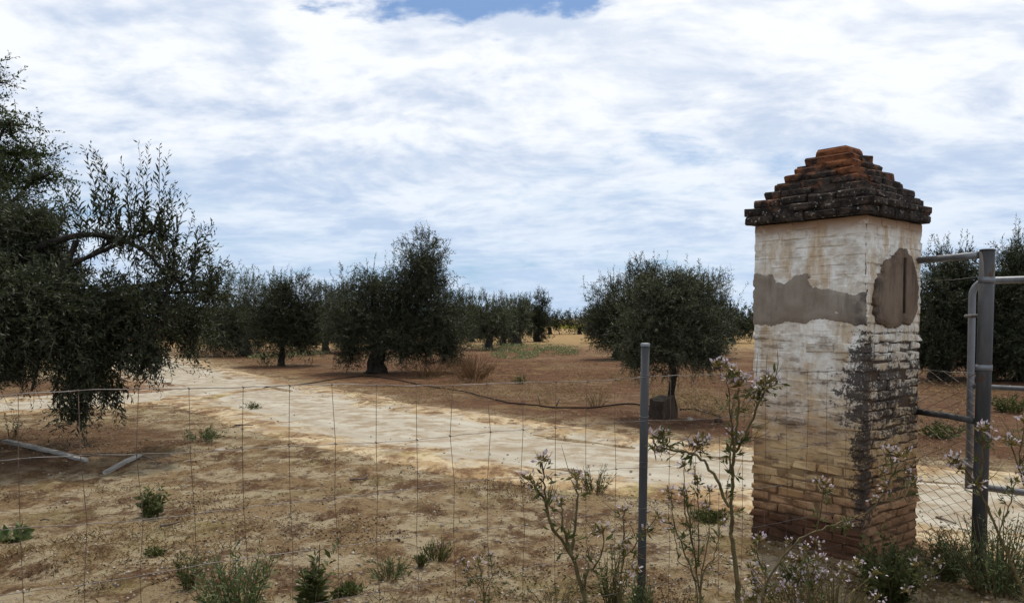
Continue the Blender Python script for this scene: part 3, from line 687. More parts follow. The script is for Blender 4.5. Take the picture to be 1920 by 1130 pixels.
gs = P(1820, 700, 5.6); gate = empty('tubular_gate', (gs.x, gs.y, 0)); tag(gate, 'tubular steel field gate frame with three rails behind its post', 'gate')
gdv = Vector((.70, -.66, 0)).normalized(); zt, zm, zb = 1.865, 1.13, .43
rr_ = .10; arc = [Vector((0, 0, zb - .02)), Vector((0, 0, 1.1)), Vector((0, 0, zt - rr_))] + [gdv * (rr_ - rr_ * math.cos(a)) + Vector((0, 0, zt - rr_ + rr_ * math.sin(a))) for a in np.linspace(.3, 1.57, 5)] + [gdv * 1.0 + Vector((0, 0, zt)), gdv * 2.6 + Vector((0, 0, zt))]
bm_obj('frame', ctube(arc, .024, 14), m_galv, gate)
bm_obj('middle_rail', ctube([gdv * .0 + Vector((0, 0, zm)), gdv * 1.2 + Vector((0, 0, zm)), gdv * 2.6 + Vector((0, 0, zm))], .0175, 12), m_galv, gate)
bm_obj('bottom_rail', ctube([gdv * .0 + Vector((0, 0, zb)), gdv * 1.2 + Vector((0, 0, zb)), gdv * 2.6 + Vector((0, 0, zb))], .024, 12), m_galv, gate)
bm_obj('end_stile', ctube([gdv * 2.6 + Vector((0, 0, zb - .02)), gdv * 2.6 + Vector((0, 0, 1.1)), gdv * 2.6 + Vector((0, 0, zt))], .024, 12), m_galv, gate)
for zq in (.62, 1.62):
    bm_obj('hinge', ctube([Vector((0, 0, zq)), Vector((-.10, -.10, zq)), GP - Vector((gs.x, gs.y, 0)) + Vector((.03, .03, zq))], .012, 8), m_gatepost, gate)

# ------------------------------------------------------------------ trees
# overhanging olive, its trunk just outside the picture
fB = Vector((-7.1, 9.5, hz(-7.1, 9.5)))
LB = [(-120, 470, 190, 130, 0, 2.2), (-10, 450, 100, 95, .3, 2.4), (20, 590, 120, 105, -.2, 2.6), (120, 575, 66, 90, 0, 1.2), (240, 580, 82, 74, -.4, .95),
      (325, 515, 66, 76, -.2, .28), (340, 602, 60, 58, .5, .55), (290, 425, 50, 50, 0, .10), (170, 640, 60, 60, -.6, .9), (160, 705, 38, 60, -.8, .28), (140, 770, 20, 30, -.8, .08), (50, 440, 75, 60, .1, 1.0),
      (272, 660, 24, 48, -.5, .25), (390, 540, 34, 55, 0, .16), (-150, 620, 150, 90, 0, 1.2), (-40, 530, 150, 110, 1.3, 2.2), (40, 520, 90, 70, 1.0, 1.3), (40, 560, 120, 90, -.8, 1.4), (170, 600, 100, 62, 1.0, .35), (60, 610, 90, 70, -.9, .7), (215, 445, 60, 35, 0, .12)]
shB = []
rs = random.Random(8)
for (x, y, n, h_) in ((165, 275, 3, 150), (212, 250, 4, 190), (236, 300, 2, 140), (290, 262, 4, 190), (316, 318, 4, 150), (345, 352, 4, 130), (378, 400, 4, 110), (402, 405, 4, 110), (428, 478, 5, 80), (140, 330, 2, 110)):
    for i in range(n):
        jx, jy = rs.gauss(0, 9), abs(rs.gauss(0, 26)); lx = (x - 250) * .28
        shB.append((x + jx * 1.4 - lx + rs.gauss(0, 6), y + h_ + jy, x + jx, y + jy))
for i in range(34):
    x = rs.uniform(92, 230); shB.append((x, rs.uniform(640, 720), x + rs.gauss(0, 12), rs.uniform(735, 805)))
for i in range(14):
    x = rs.uniform(248, 305); shB.append((x, rs.uniform(610, 650), x + rs.gauss(0, 10), rs.uniform(670, 722)))
for i in range(46):
    x = rs.uniform(105, 320); y = 432 + abs(x - 215) * .12 + rs.uniform(-14, 26); shB.append((x, y, x + rs.gauss(0, 22), y + rs.choice((-1, -1, 1)) * rs.uniform(45, 105)))
tree('olive_tree', fB, plobes(fB, LB), .26, 9800, 'big dark olive tree at the left edge with branches hanging over two planks', nl=15, leaf=(.078, .021), tl=(.25, .55), seed=3,
     up=.1, droop=.3, shell=.42, shoots=pshoots(fB, shB, -.1, 1.3), trunk_top=.8, limb_k=.2,
     extra_limbs=[([(0.1, 0, 1.1), (.9, 0, 2.1), (1.6, -.1, 2.45), (2.2, -.1, 2.58), (2.75, -.1, 2.42), (3.1, -.2, 2.1)], .055, .015),
                  ([(2.0, -.1, 2.5), (1.9, -.3, 2.0), (1.85, -.5, 1.4), (1.8, -.7, .8)], .035, .012), ([(0, 0, 1.0), (1.1, .2, 1.7), (2.2, .2, 1.9), (3.1, 0, 1.9)], .05, .015)])
fC = Vector((-9.6, 12.5, hz(-9.6, 12.5)))
tree('broadleaf_tree', fC, plobes(fC, [(-90, 200, 100, 90, 0, 1.1), (-20, 150, 40, 45, 0, .20), (10, 235, 60, 22, -.2, .40), (35, 285, 75, 28, .1, .65), (-20, 330, 110, 50, 0, 1.6), (70, 330, 50, 26, .3, .35), (-120, 330, 120, 90, 0, 1.5)]), .17, 900,
     'tall light-leaved tree rising behind the overhanging olive at the far left', nl=16, leaf=(.075, .030), tl=(.4, .75), m_leaf=m_broad, seed=5, up=.1, droop=.12, shell=.5, trunk_top=.55, spread=.85)
TREES = [
 # foot x, foot y, lobes, trunk radius, twigs, leaf, twig length, seed, material, label
 (20, 716, [(-60, 560, 130, 120, 0, 1.2), (40, 560, 90, 110, 0, 1), (0, 640, 120, 55, 0, .9)], .22, 1500, (.10, .026), (.35, .7), 21, m_olive, 'dense olive tree standing behind the overhanging olive, near the track bend'),
 (705, 700, [(690, 600, 62, 72, 0, 1.3), (762, 570, 72, 90, .3, 1.6), (800, 505, 36, 66, .2, 1.1), (775, 530, 50, 60, .1, .9), (700, 545, 50, 40, .2, .6), (820, 600, 55, 85, .2, 1.1), (745, 640, 60, 40, -.6, .6), (652, 590, 46, 70, .5, .9), (655, 655, 28, 34, -.2, .35), (790, 650, 70, 34, .3, .6), (848, 640, 26, 52, .6, .4)], .24, 7000, (.085, .025), (.3, .62), 22, m_olive, 'large peaked olive tree with thick black trunk beside the track'),
 (527, 685, [(520, 580, 58, 58, 0, 1), (560, 590, 50, 64, .4, 1), (500, 615, 42, 52, -.2, .7), (555, 635, 50, 32, 0, .5), (528, 545, 26, 28, 0, .3), (585, 600, 30, 50, .5, .45)], .10, 3400, (.095, .028), (.3, .6), 23, m_olive, 'olive tree on a slim straight trunk between two darker olives'),
 (458, 668, [(430, 585, 52, 72, 0, 1), (472, 580, 42, 60, 0, .9), (395, 615, 50, 62, -.5, .9), (440, 640, 50, 26, 0, .4)], .27, 2900, (.10, .03), (.35, .7), 24, m_olive2, 'olive tree with leaning trunk right behind the overhanging branches'),
 (612, 662, [(606, 592, 42, 52, 0, 1), (645, 590, 36, 55, .5, .8)], .16, 1500, (.12, .036), (.4, .8), 25, m_olive, 'small olive tree half hidden behind the peaked olive tree'),
 (836, 678, [(842, 610, 34, 52, 0, 1), (870, 600, 20, 36, .5, .35)], .10, 800, (.11, .03), (.35, .7), 26, m_olive, 'olive with thin trunk touching the right side of the peaked olive'),
 (917, 657, [(905, 600, 30, 42, 0, 1), (935, 598, 28, 38, .5, .8), (884, 590, 17, 34, .8, .35)], .20, 1000, (.13, .036), (.45, .85), 27, m_olive2, 'rounded olive tree above the white-flowered weeds'),
 (968, 650, [(962, 602, 24, 36, 0, 1), (980, 595, 16, 30, .5, .4)], .30, 700, (.14, .04), (.45, .9), 28, m_olive2, 'olive tree with stout short trunk at the edge of the straw field'),
 (1006, 641, [(1008, 590, 28, 36, 0, 1), (1010, 620, 22, 22, 0, .45), (1018, 566, 14, 18, 0, .2), (988, 575, 13, 18, 0, .2)], .22, 900, (.14, .04), (.45, .9), 29, m_pine, 'dark pointed olive tree with foliage down to the straw field'),
 (1160, 674, [(1150, 590, 52, 66, 0, 1), (1190, 570, 60, 70, .3, 1.1), (1130, 600, 34, 46, -.3, .5), (1215, 520, 40, 34, .4, .4), (1160, 630, 48, 34, -.4, .5)], .20, 3400, (.10, .03), (.35, .7), 30, m_olive, 'broad dark olive tree behind the small olive with the stump'),
 (1345, 672, [(1335, 570, 42, 52, 0, 1), (1350, 610, 38, 40, 0, .8), (1320, 600, 40, 50, .4, .6)], .20, 1300, (.10, .028), (.35, .7), 31, m_olive, 'dark olive tree between the small olive and the brick pillar'),
 (1765, 716, [(1740, 650, 60, 46, 0, .7), (1850, 640, 60, 60, .3, .9), (1765, 560, 62, 80, 0, 1.2), (1800, 590, 60, 90, .4, 1.2), (1750, 640, 50, 50, -.3, .6), (1830, 620, 50, 70, .6, .8), (1790, 510, 40, 40, 0, .4)], .22, 5600, (.09, .027), (.3, .62), 32, m_olive, 'dense olive tree seen through the gap between pillar and gate post'),
 (1925, 718, [(1860, 600, 50, 90, .3, .9), (1900, 665, 80, 36, 0, .7), (1910, 560, 66, 90, 0, 1.2), (1960, 590, 80, 100, .4, 1.2), (1890, 640, 50, 60, -.3, .6), (1905, 500, 38, 50, 0, .4)], .22, 5600, (.09, .027), (.3, .62), 33, m_olive, 'dense olive tree behind the tubular gate at the right edge'),
]
for (fx, fy, LB_, tr_, nt_, lf_, tl_, sd_, ml_, lab_) in TREES:
    ft = foot(fx, fy)
    tree('olive_tree', ft, plobes(ft, LB_), tr_, nt_, lab_, nl=13, leaf=lf_, tl=tl_, seed=sd_, m_leaf=ml_, trunk_top=.45, group='olive trees of the orchard', sprays=70)
fS = foot(1262, 786)
shS = []
for i in range(60):
    x = rs.gauss(1258, 62); y = 512 + abs(x - 1258) * .35 + rs.gauss(0, 8); shS.append((x - (x - 1258) * .15, y + 45, x + (x - 1258) * .05, y - 14))
for i in range(22):
    x = rs.uniform(1180, 1350); shS.append((x, 668, x + rs.gauss(0, 5), rs.uniform(705, 735)))
tree('olive_tree', fS, plobes(fS, [(1262, 575, 80, 66, 0, 1.6), (1210, 610, 58, 62, -.1, 1), (1312, 615, 50, 58, 0, .9), (1262, 655, 92, 44, 0, 1.2), (1285, 540, 50, 38, .1, .6), (1225, 550, 46, 40, 0, .6), (1328, 662, 30, 32, 0, .35), (1190, 660, 32, 34, 0, .35)]), .055, 3800,
     'small grey-green olive tree with slim trunk beside a sawn stump', nl=15, leaf=(.060, .014), tl=(.2, .42), seed=41, m_leaf=m_olive2, shoots=pshoots(fS, shS), trunk_top=.62, group='olive trees of the orchard')
# distant rows
rgt = random.Random(77); protos = []
def far_tree(x, d, wpx, hpx_top, ml, seed):
    near_ = 'nearer row' if d < 60 else 'farthest row'
    where = ('between the slim-trunked olive and the peaked olive' if x < 640 else 'behind the peaked olive and the white-flowered weeds' if x < 985 else 'at the end of the straw field' if x < 1112
             else 'behind the small olive with the stump' if x < 1405 else 'behind the brick pillar' if x < 1735 else 'behind the gate posts')
    reg = (f'distant dark olive tree, {near_}, {where}', f'distant olives, {near_}, {where}')
    ft = foot(x, d=d); s = d / FPX; h = P(x, hpx_top, d).z - ft.z; r_ = wpx * s / 2
    return tree('distant_olive_tree', ft, [(0, 0, h * .55, r_, r_, h * .42, 1), (r_ * .5, 0, h * .48, r_ * .7, r_ * .7, h * .4, .6), (-r_ * .5, .2, h * .5, r_ * .7, r_ * .7, h * .42, .6)], .2, 330,
                reg[0], 'tree', reg[1], nl=9, leaf=(.26, .085), tl=(.6, 1.2), m_leaf=ml, seed=seed, limbs=False, trunk_top=.5)
FAR = []
for x in np.arange(-60, 2000, 46):
    FAR.append((x + rgt.uniform(-14, 14), rgt.uniform(62, 82), rgt.uniform(50, 72), rgt.uniform(570, 584)))
for x in np.arange(-40, 2000, 62):
    if 1000 < x < 1110 : continue
    FAR.append((x + rgt.uniform(-14, 14), rgt.uniform(46, 56), rgt.uniform(60, 84), rgt.uniform(560, 574)))
FAR = [q for q in FAR if 380 < q[0] < 1405 or q[0] > 1722 or (q[1] > 60 and q[0] > 1400)]
for i, (x, d, wp, tp) in enumerate(FAR): far_tree(x, d, wp, tp, m_pine if i % 3 else m_olive, 200 + i)

# ------------------------------------------------------------------ stump, planks, hose and debris
def G(x, y):
    d = gd(y); p = P(x, y, d); return Vector((p.x, p.y, hz(p.x, p.y)))
s0 = G(1240, 788); stump = empty('tree_stump', s0); stump.scale = (.88, .88, .86); tag(stump, 'short sawn-off dark tree stump against the slim olive trunk', 'stump')
rgq = np.random.default_rng(6); ang = np.linspace(0, 2 * np.pi, 22, endpoint=False); prof = 1 + .16 * np.sin(ang * 3 + 1) + .06 * np.sin(ang * 7) + rgq.normal(0, .03, 22)
bm = bmesh.new(); rings = []
for zq, k in ((-.06, 1.22), (.03, 1.10), (.12, 1.0), (.22, .96), (.31, .95), (.335, .90)):
    rings.append([bm.verts.new((.215 * k * prof[i] * math.cos(ang[i]), .2 * k * prof[i] * math.sin(ang[i]), zq + ((.045 * math.cos(ang[i] - .8) + .012 * math.sin(ang[i] * 5)) if zq > .2 else 0))) for i in range(22)])
for a, b in zip(rings, rings[1:]):
    for i in range(22): bm.faces.new((a[i], a[(i + 1) % 22], b[(i + 1) % 22], b[i]))
bm_obj('stump_body', bm, m_stump, stump)
bm = bmesh.new(); vs = [bm.verts.new((.19 * prof[i] * math.cos(ang[i]), .178 * prof[i] * math.sin(ang[i]), .337 + .045 * math.cos(ang[i] - .8) + .012 * math.sin(ang[i] * 5))) for i in range(22)]; cv = bm.verts.new((0, 0, .334))
for i in range(22): bm.faces.new((vs[i], vs[(i + 1) % 22], cv))
bm_obj('cut_face', bm, m_cut, stump)
def plank(a, b, wd, th, label, lift=(0.0, 0.0)):
    a = a + Vector((0, 0, lift[0] + th / 2)); b = b + Vector((0, 0, lift[1] + th / 2)); d = b - a; L = d.length
    bm = bmesh.new(); n = 12
    rows = []
    for i in range(n + 1):
        s = -L / 2 + L * i / n; bow = .008 * math.sin(3.1 * i / n) + .002 * rgt.gauss(0, 1)
        k = 1 if 0 < i < n else .93
        rows.append([bm.verts.new((s + (rgt.gauss(0, .012) if i in (0, n) else 0), sy * wd / 2 * k, sz * th / 2 * k + bow)) for sy, sz in ((-1, -1), (1, -1), (1, 1), (-1, 1))])
    for p_, q_ in zip(rows, rows[1:]):
        for i in range(4): bm.faces.new((p_[i], p_[(i + 1) % 4], q_[(i + 1) % 4], q_[i]))
    bm.faces.new(rows[0][::-1]); bm.faces.new(rows[-1])
    o = bm_obj('timber_plank', bm, m_wood, None, False); o.location = (a + b) / 2; o.rotation_euler = d.to_track_quat('X', 'Z').to_euler()
    tag(o, label, 'plank', 'loose planks on the ground')
plank(G(8, 838), G(160, 870), .07, .034, 'long grey weathered plank lying in the olive tree shade', (.03, .0))
plank(G(198, 888), G(264, 862), .055, .032, 'short grey plank lying to the right of the longer plank', (0, .02))
def ground_line(name, pts, rad, m_, label, cat, lift=.0, n=8, group=None, sides=6, ends=None):
    w_ = [G(x, y) for x, y in pts]; c3 = catmull([tuple(p) for p in w_], n); o0 = Vector(c3[0]); q = []; hs = np.array([hz(c[0], c[1]) for c in c3]); kk = min(9, len(hs) | 1); hs = np.convolve(np.pad(hs, kk // 2, 'edge'), np.ones(kk) / kk, 'valid')[:len(c3)]
    for i, c in enumerate(c3):
        z = hs[i] + (np.max(rad) if lift == 0 else lift); q.append((c[0] - o0.x, c[1] - o0.y, z - o0.z + .012))
    r_ = np.linspace(rad[0], rad[1], len(q)) if isinstance(rad, tuple) else rad
    o = bm_obj(name, ctube(q, r_, sides), m_); o.location = o0; return tag(o, label, cat, group)
ground_line('irrigation_hose', [(510, 742), (487, 735), (500, 726), (545, 722), (600, 717), (650, 710), (690, 706), (735, 713), (800, 725), (868, 735), (905, 748), (955, 762), (1010, 769), (1060, 772), (1120, 770), (1190, 764), (1225, 768)], .014, m_hose,
            'long black irrigation hose snaking from the track to the stump', 'hose', n=10, sides=8)
ground_line('irrigation_hose', [(1275, 772), (1300, 771), (1325, 775), (1352, 784)], .014, m_hose, 'short black hose end lying right of the slim olive trunk', 'hose', n=10, sides=8)
for pts, r_, lab in (([(1296, 768), (1320, 776), (1350, 781)], (.02, .008), 'dark fallen stick lying across the short hose end'), ([(1318, 762), (1330, 766), (1341, 770)], (.012, .005), 'thin fallen stick behind the short hose end'),
                     ([(656, 908), (670, 907), (684, 906), (690, 900)], (.014, .006), 'grey forked stick lying on the bare ground mid fence'), ([(440, 804), (458, 803), (474, 804)], (.016, .008), 'dark stick on the ground above the low bush'),
                     ([(262, 861), (280, 866), (296, 874)], (.012, .005), 'thin dark stick touching the short grey plank'), ([(75, 989), (84, 988), (92, 990)], (.008, .006), 'dark stub of wood near the left frame edge'),
                     ([(300, 1002), (318, 1000), (338, 993)], (.012, .006), 'pale broken stick beside a flat green weed'), ([(1755, 972), (1770, 976), (1792, 984)], (.010, .006), 'reddish stick on the track behind the chain-link')):
    ground_line('fallen_stick', pts, r_, m_twig, lab, 'stick', n=5)
for (x, y, hpx, lean, lab) in ((1013, 762, 18, -5, 'short dead stake leaning left behind the hose'), (1042, 768, 14, 8, 'short dead stake leaning right behind the hose')):
    a = G(x, y); s = a.y / FPX; o = bm_obj('dead_stake', ctube([(0, 0, -.03), (lean * s * .5, 0, hpx * s * .5), (lean * s, .02, hpx * s)], [.014, .012, .008], 6), m_twig); o.location = a; tag(o, lab, 'stake')
def stone(x, y, wpx, hpx, label, m_=None):
    a = G(x, y); s = a.y / FPX; bm = bmesh.new(); bmesh.ops.create_icosphere(bm, subdivisions=2, radius=1)
    rr = np.random.default_rng(int(x)); 
    for v in bm.verts:
        k = 1 + .22 * math.sin(v.co.x * 3 + x) * math.sin(v.co.y * 2.6 + y) + rr.normal(0, .06); v.co = Vector((v.co.x * wpx * s / 2 * k, v.co.y * wpx * s / 2.6 * k, v.co.z * hpx * s / 1.6 * k + hpx * s * .3))
    o = bm_obj('rock', bm, m_ or m_stone, None, False); o.location = a; tag(o, label, 'rock')
stone(1293, 791, 16, 6, 'pale flat stone below the slim olive trunk'); stone(1346, 793, 18, 8, 'dark stone lying right of the slim olive trunk', m_stump)
stone(1788, 1076, 34, 18, 'pale rock at the foot of the gate post'); stone(1752, 1090, 40, 10, 'flat reddish stone between pillar foot and gate post', m_stone)
stone(412, 851, 22, 5, 'pale flat stone on the grass left of the track')

# ------------------------------------------------------------------ weeds
def weed(name, x, y, d, wpx, hpx, nst, label, ml=None, leaf=(.05, .014), nl=14, seed=1, upright=.8, cat='weed', group=None, stemr=.003, droop=.15, spread=.7):
    """bushy weed rooted at photo pixel x, y (or at distance d when its foot lies below the picture)"""
    if d is None: a = G(x, y)
    else: p = P(x, 700, d); a = Vector((p.x, d, hz(p.x, d)))
    s = a.y / FPX; rg = np.random.default_rng(seed); root = empty(name, a); tag(root, label, cat, group)
    w_, h_ = wpx * s / 2, hpx * s; an = rg.uniform(0, 6.283, nst); rd = np.sqrt(rg.uniform(0, 1, nst))
    org = np.c_[np.cos(an) * rd * w_ * .35, np.sin(an) * rd * w_ * .35, np.zeros(nst)]
    tip = np.c_[np.cos(an) * rd * w_ * 1.05, np.sin(an) * rd * w_ * 1.05, h_ * (1 - .45 * rd ** 2) * rg.uniform(.6, 1.05, nst)]
    dv = tip - org; ln = np.linalg.norm(dv, axis=1)
    (lv, lf), (tv, tf) = twigs(org, unit(dv), ln, nl, leaf[0], leaf[1], rg, droop * (1 - upright), spread)
    me = mesh_np('leaves', lv, lf, [ml or m_weed]); fattr(me, 'tint', np.repeat(rg.uniform(0, 1, len(lf)), 4)); link('leaves', me, root)
    B = Acc()
    for i in range(min(nst, 60)):
        V, Fq = tube([org[i] - np.array([0, 0, .02]), (org[i] + tip[i]) / 2 + rg.normal(0, .01, 3), tip[i]], [stemr, stemr * .8, stemr * .4], 4); B.add(V, Fq)
    link('stem', B.mesh('stem', [m_stem]), root); return root
weed('leafy_weed', 285, 975, None, 62, 66, 17, 'dark green leafy bush weed on bare ground, left side', leaf=(.06, .032), nl=16, seed=1, spread=.9)
weed('leafy_weed', 440, 0, 4.25, 190, 150, 40, 'wide bright green weed clump at the bottom left of the fence', ml=m_bluegreen, leaf=(.06, .014), nl=16, seed=2)
weed('leafy_weed', 350, 0, 4.55, 60, 85, 16, 'small yellow-green weed left of the wide bright clump', leaf=(.045, .014), nl=12, seed=3)
weed('leafy_weed', 583, 0, 4.15, 40, 165, 9, 'tall dark leafy spike weed with curled leaves at the bottom edge', leaf=(.085, .026), nl=34, seed=4, upright=.95, spread=1.0, stemr=.006)
weed('leafy_weed', 730, 1096, None, 84, 42, 26, 'low spiky green tuft right of the dark leafy spike', ml=m_bluegreen, leaf=(.05, .008), nl=9, seed=5, spread=.5)
weed('leafy_weed', 820, 1058, None, 64, 50, 26, 'yellow-green grassy tuft near the middle of the fence', leaf=(.05, .008), nl=9, seed=6, spread=.4)
weed('leafy_weed', 790, 1075, None, 30, 26, 20, 'little green tuft just below the yellow-green tuft', leaf=(.04, .008), nl=8, seed=7, spread=.45)
weed('leafy_weed', 655, 1126, None, 74, 18, 20, 'flat dark green weed at the bottom edge beside the leafy spike', leaf=(.05, .022), nl=10, seed=8, upright=.3)
weed('leafy_weed', 290, 1046, None, 48, 12, 18, 'flat green weed mat on bare ground at left', leaf=(.04, .016), nl=9, seed=9, upright=.2)
weed('leafy_weed', 26, 1016, None, 44, 26, 8, 'pale broad-leaved weed near the left edge', ml=m_bluegreen, leaf=(.11, .06), nl=5, seed=10, upright=.3)
weed('leafy_weed', 22, 826, None, 34, 72, 9, 'thin dark upright weed at the left edge by the long plank', leaf=(.05, .014), nl=14, seed=11)
weed('leafy_weed', 380, 832, None, 90, 30, 30, 'low pale green weed patch in the dry grass left of the track', ml=m_bluegreen, leaf=(.06, .02), nl=9, seed=12, upright=.3)
weed('leafy_weed', 470, 767, None, 40, 14, 16, 'tiny green weed at the near edge of the track', leaf=(.06, .02), nl=8, seed=13)
weed('leafy_weed', 1330, 990, None, 80, 30, 36, 'dark low weed on the ground left of the pillar', leaf=(.045, .018), nl=12, seed=14, upright=.3)
weed('leafy_weed', 1490, 0, 4.6, 60, 60, 14, 'sparse green weed at the left foot of the pillar', leaf=(.04, .012), nl=12, seed=15)
weed('leafy_weed', 1675, 0, 4.42, 130, 150, 80, 'dark green bushy weed against the near corner of the pillar foot', leaf=(.055, .022), nl=18, seed=16)
weed('leafy_weed', 1205, 0, 3.95, 50, 150, 26, 'bluish leafy weed round the foot of the slim fence post', ml=m_bluegreen, leaf=(.04, .014), nl=18, seed=17)
weed('leafy_weed', 1150, 0, 4.3, 80, 130, 22, 'thin green weed left of the slim fence post', leaf=(.04, .010), nl=12, seed=18)
weed('leafy_weed', 1115, 930, None, 90, 60, 26, 'feathery olive-green weed behind the left flowering plant', leaf=(.045, .010), nl=12, seed=181)
weed('leafy_weed', 1880, 0, 4.5, 200, 170, 80, 'wiry blue-green bush at the right foot of the gate post', ml=m_bluegreen, leaf=(.045, .010), nl=20, seed=19, stemr=.004)
weed('leafy_weed', 1780, 0, 4.75, 120, 110, 44, 'low green scrub between pillar and gate post', leaf=(.045, .012), nl=16, seed=20)
weed('leafy_weed', 1765, 818, None, 110, 34, 40, 'green weed patch on the far side of the chain-link', leaf=(.08, .03), nl=10, seed=21, upright=.4)
weed('leafy_weed', 1895, 770, None, 70, 44, 40, 'low dark bush behind the gate rails', leaf=(.09, .03), nl=12, seed=22)
weed('leafy_weed', 1192, 690, None, 44, 34, 30, 'round green bush under the broad dark olive', leaf=(.14, .05), nl=10, seed=23)
weed('dry_grass_clump', 886, 714, None, 110, 62, 190, 'tall reddish dry grass clump right of the peaked olive', ml=m_redgrass, leaf=(.16, .014), nl=9, seed=24, cat='grass clump', spread=.25)
weed('dry_grass_clump', 800, 708, None, 110, 36, 120, 'low brown dry grass under the peaked olive', ml=m_redgrass, leaf=(.14, .014), nl=8, seed=25, cat='grass clump', spread=.25)
weed('dry_grass_clump', 1120, 768, None, 66, 44, 20, 'sparse dry stalks standing beside the hose', ml=m_straw, leaf=(.07, .010), nl=8, seed=26, cat='grass clump', spread=.3)
weed('dry_grass_clump', 975, 720, None, 34, 18, 22, 'small green-brown tuft on the orchard soil', ml=m_weed, leaf=(.09, .02), nl=8, seed=27, cat='grass clump')

weed('dry_weed', 1425, 0, 3.9, 120, 130, 26, 'dry brown weed tangle at the left corner of the pillar foot', ml=m_calyx, leaf=(.03, .008), nl=12, seed=91)
weed('dry_weed', 1570, 0, 4.1, 150, 110, 34, 'dry brown weed tangle in front of the pillar face', ml=m_calyx, leaf=(.03, .008), nl=12, seed=92)
weed('dry_weed', 1265, 0, 3.9, 110, 110, 20, 'sparse dry brown weed right of the slim fence post foot', ml=m_straw, leaf=(.035, .007), nl=10, seed=93)
weed('dry_weed', 1045, 0, 4.2, 120, 70, 22, 'low dry weed left of the branching flowering stems', ml=m_straw, leaf=(.035, .007), nl=10, seed=94)
# flowering stems at the roadside
def head_mesh(rg):
    A = Acc(); tn = []
    n = 16; v = unit(rg.normal(size=(n, 3)) * np.array([1, 1, .6]) + np.array([0, 0, .8])); V, Fq = leaves(np.zeros((n, 3)), v, rg.uniform(.018, .036, n), .008, rg, .1); A.add(V, Fq, 0); tn.append(np.repeat(rg.uniform(0, 1, n), 4))
    n = 12; v = unit(rg.normal(size=(n, 3)) * np.array([1, 1, .5]) + np.array([0, 0, .7])); b = v * rg.uniform(.014, .028, (n, 1)); V, Fq = leaves(b, unit(v + rg.normal(0, .5, (n, 3))), rg.uniform(.010, .018, n), .010, rg, .2); A.add(V, Fq, 1); tn.append(np.repeat(rg.uniform(0, 1, n) ** .6, 4))
    me = A.mesh('flower_head', [m_calyx, m_petal], False); fattr(me, 'tint', np.concatenate(tn)); return me
HEADS = [head_mesh(np.random.default_rng(500 + i)) for i in range(8)]
def flowering(label, d, stems, heads, seed, leafn=10, leaf=(.035, .010)):
    rg = np.random.default_rng(seed); b = P(*stems[0][0][0], d); foot_ = Vector((b.x, d, hz(b.x, d))); root = empty('flowering_weed', foot_)
    tag(root, label, 'flowering weed', 'pink-flowered weeds along the fence'); B = Acc(); org = []; dv = []
    for si, (px, r0, r1) in enumerate(stems):
        pts = [P(x, y, d + .05 * math.sin(si * 2.1 + i * .6)) - foot_ for i, (x, y) in enumerate(px)]
        if si == 0 or px[0][1] >= 1100: pts = [Vector((pts[0].x * .6, pts[0].y, 0))] + pts if pts[0].z > .12 else pts
        c3 = catmull([tuple(p) for p in pts], 6); c3 = c3 + rg.normal(0, .0022, c3.shape); V, Fq = tube(c3, .76 * np.linspace(r0, r1, len(c3)), 7, rough=.22, seed=si); B.add(V, Fq)
        for q in range(max(3, int(leafn * .62))):
            i = rg.integers(1, len(c3) - 1); tg = c3[i] - c3[i - 1]; pv = unit(np.cross(tg, rg.normal(size=3))); org.append(c3[i]); dv.append(unit(pv + unit(tg) * .7))
    for q in range(10 + 2 * leafn):            # thin dead side shoots
        i = rg.integers(0, len(org)); p0 = org[i]; p1 = p0 + dv[i] * rg.uniform(.03, .12); V, Fq = tube([p0, (p0 + p1) / 2 + rg.normal(0, .006, 3), p1 + np.array([0, 0, rg.uniform(0, .05)])], [.0016, .0012, .0006], 4); B.add(V, Fq)
    link('stem', B.mesh('stem', [m_stem]), root)
    org = np.array(org); dv = np.array(dv); n = len(org)
    (lv, lf), _ = twigs(org, dv, rg.uniform(.02, .05, n), 4, leaf[0], leaf[1], rg, .1, .6)
    me = mesh_np('leaves', lv, lf, [m_weed]); fattr(me, 'tint', np.repeat(rg.uniform(.1, 1, len(lf)), 4)); link('leaves', me, root)
    for (x, y, k) in heads:
        o = link('flower_head', HEADS[rg.integers(8)], root); o.location = P(x, y + 8, d + rg.normal(0, .02)) - foot_; o.rotation_euler = (rg.normal(0, .35), rg.normal(0, .35), rg.uniform(0, 6.28)); k *= 1.0; o.scale = (k, k, k)
W1 = .010
flowering('branching pink-flowered weed left of the slim fence post', 2.7, [([(1112, 1165), (1098, 1121), (1072, 1043), (1033, 983), (1022, 939), (992, 896)], .014, .004), ([(1026, 960), (1022, 920), (1018, 862)], .005, .003),
          ([(1072, 1043), (1057, 987), (1050, 939)], .008, .003), ([(1072, 1040), (1078, 987), (1083, 918), (1079, 890)], .007, .003), ([(1095, 1110), (1116, 1060), (1130, 1030), (1132, 990)], .005, .003)],
          [(990, 890, 1), (1001, 905, .8), (1016, 855, 1.1), (1020, 850, .8), (1050, 935, 1.1), (1079, 885, 1.0), (1082, 905, .7), (1132, 984, 1.0), (1118, 995, .8), (1010, 920, .8)], 61, 16)
flowering('upright pink-flowered weed touching the slim fence post', 3.0, [([(1165, 1180), (1162, 1130), (1167, 1065), (1170, 1000), (1169, 956)], .006, .003), ([(1167, 1050), (1200, 1010), (1232, 966)], .004, .002), ([(1164, 1110), (1120, 1080), (1092, 1040)], .004, .002)],
          [(1169, 950, 1.0), (1174, 1010, .8), (1233, 960, 1.0), (1212, 985, .8), (1190, 1060, 1.0), (1175, 1075, 1.0), (1160, 1020, .8)], 62, 14)
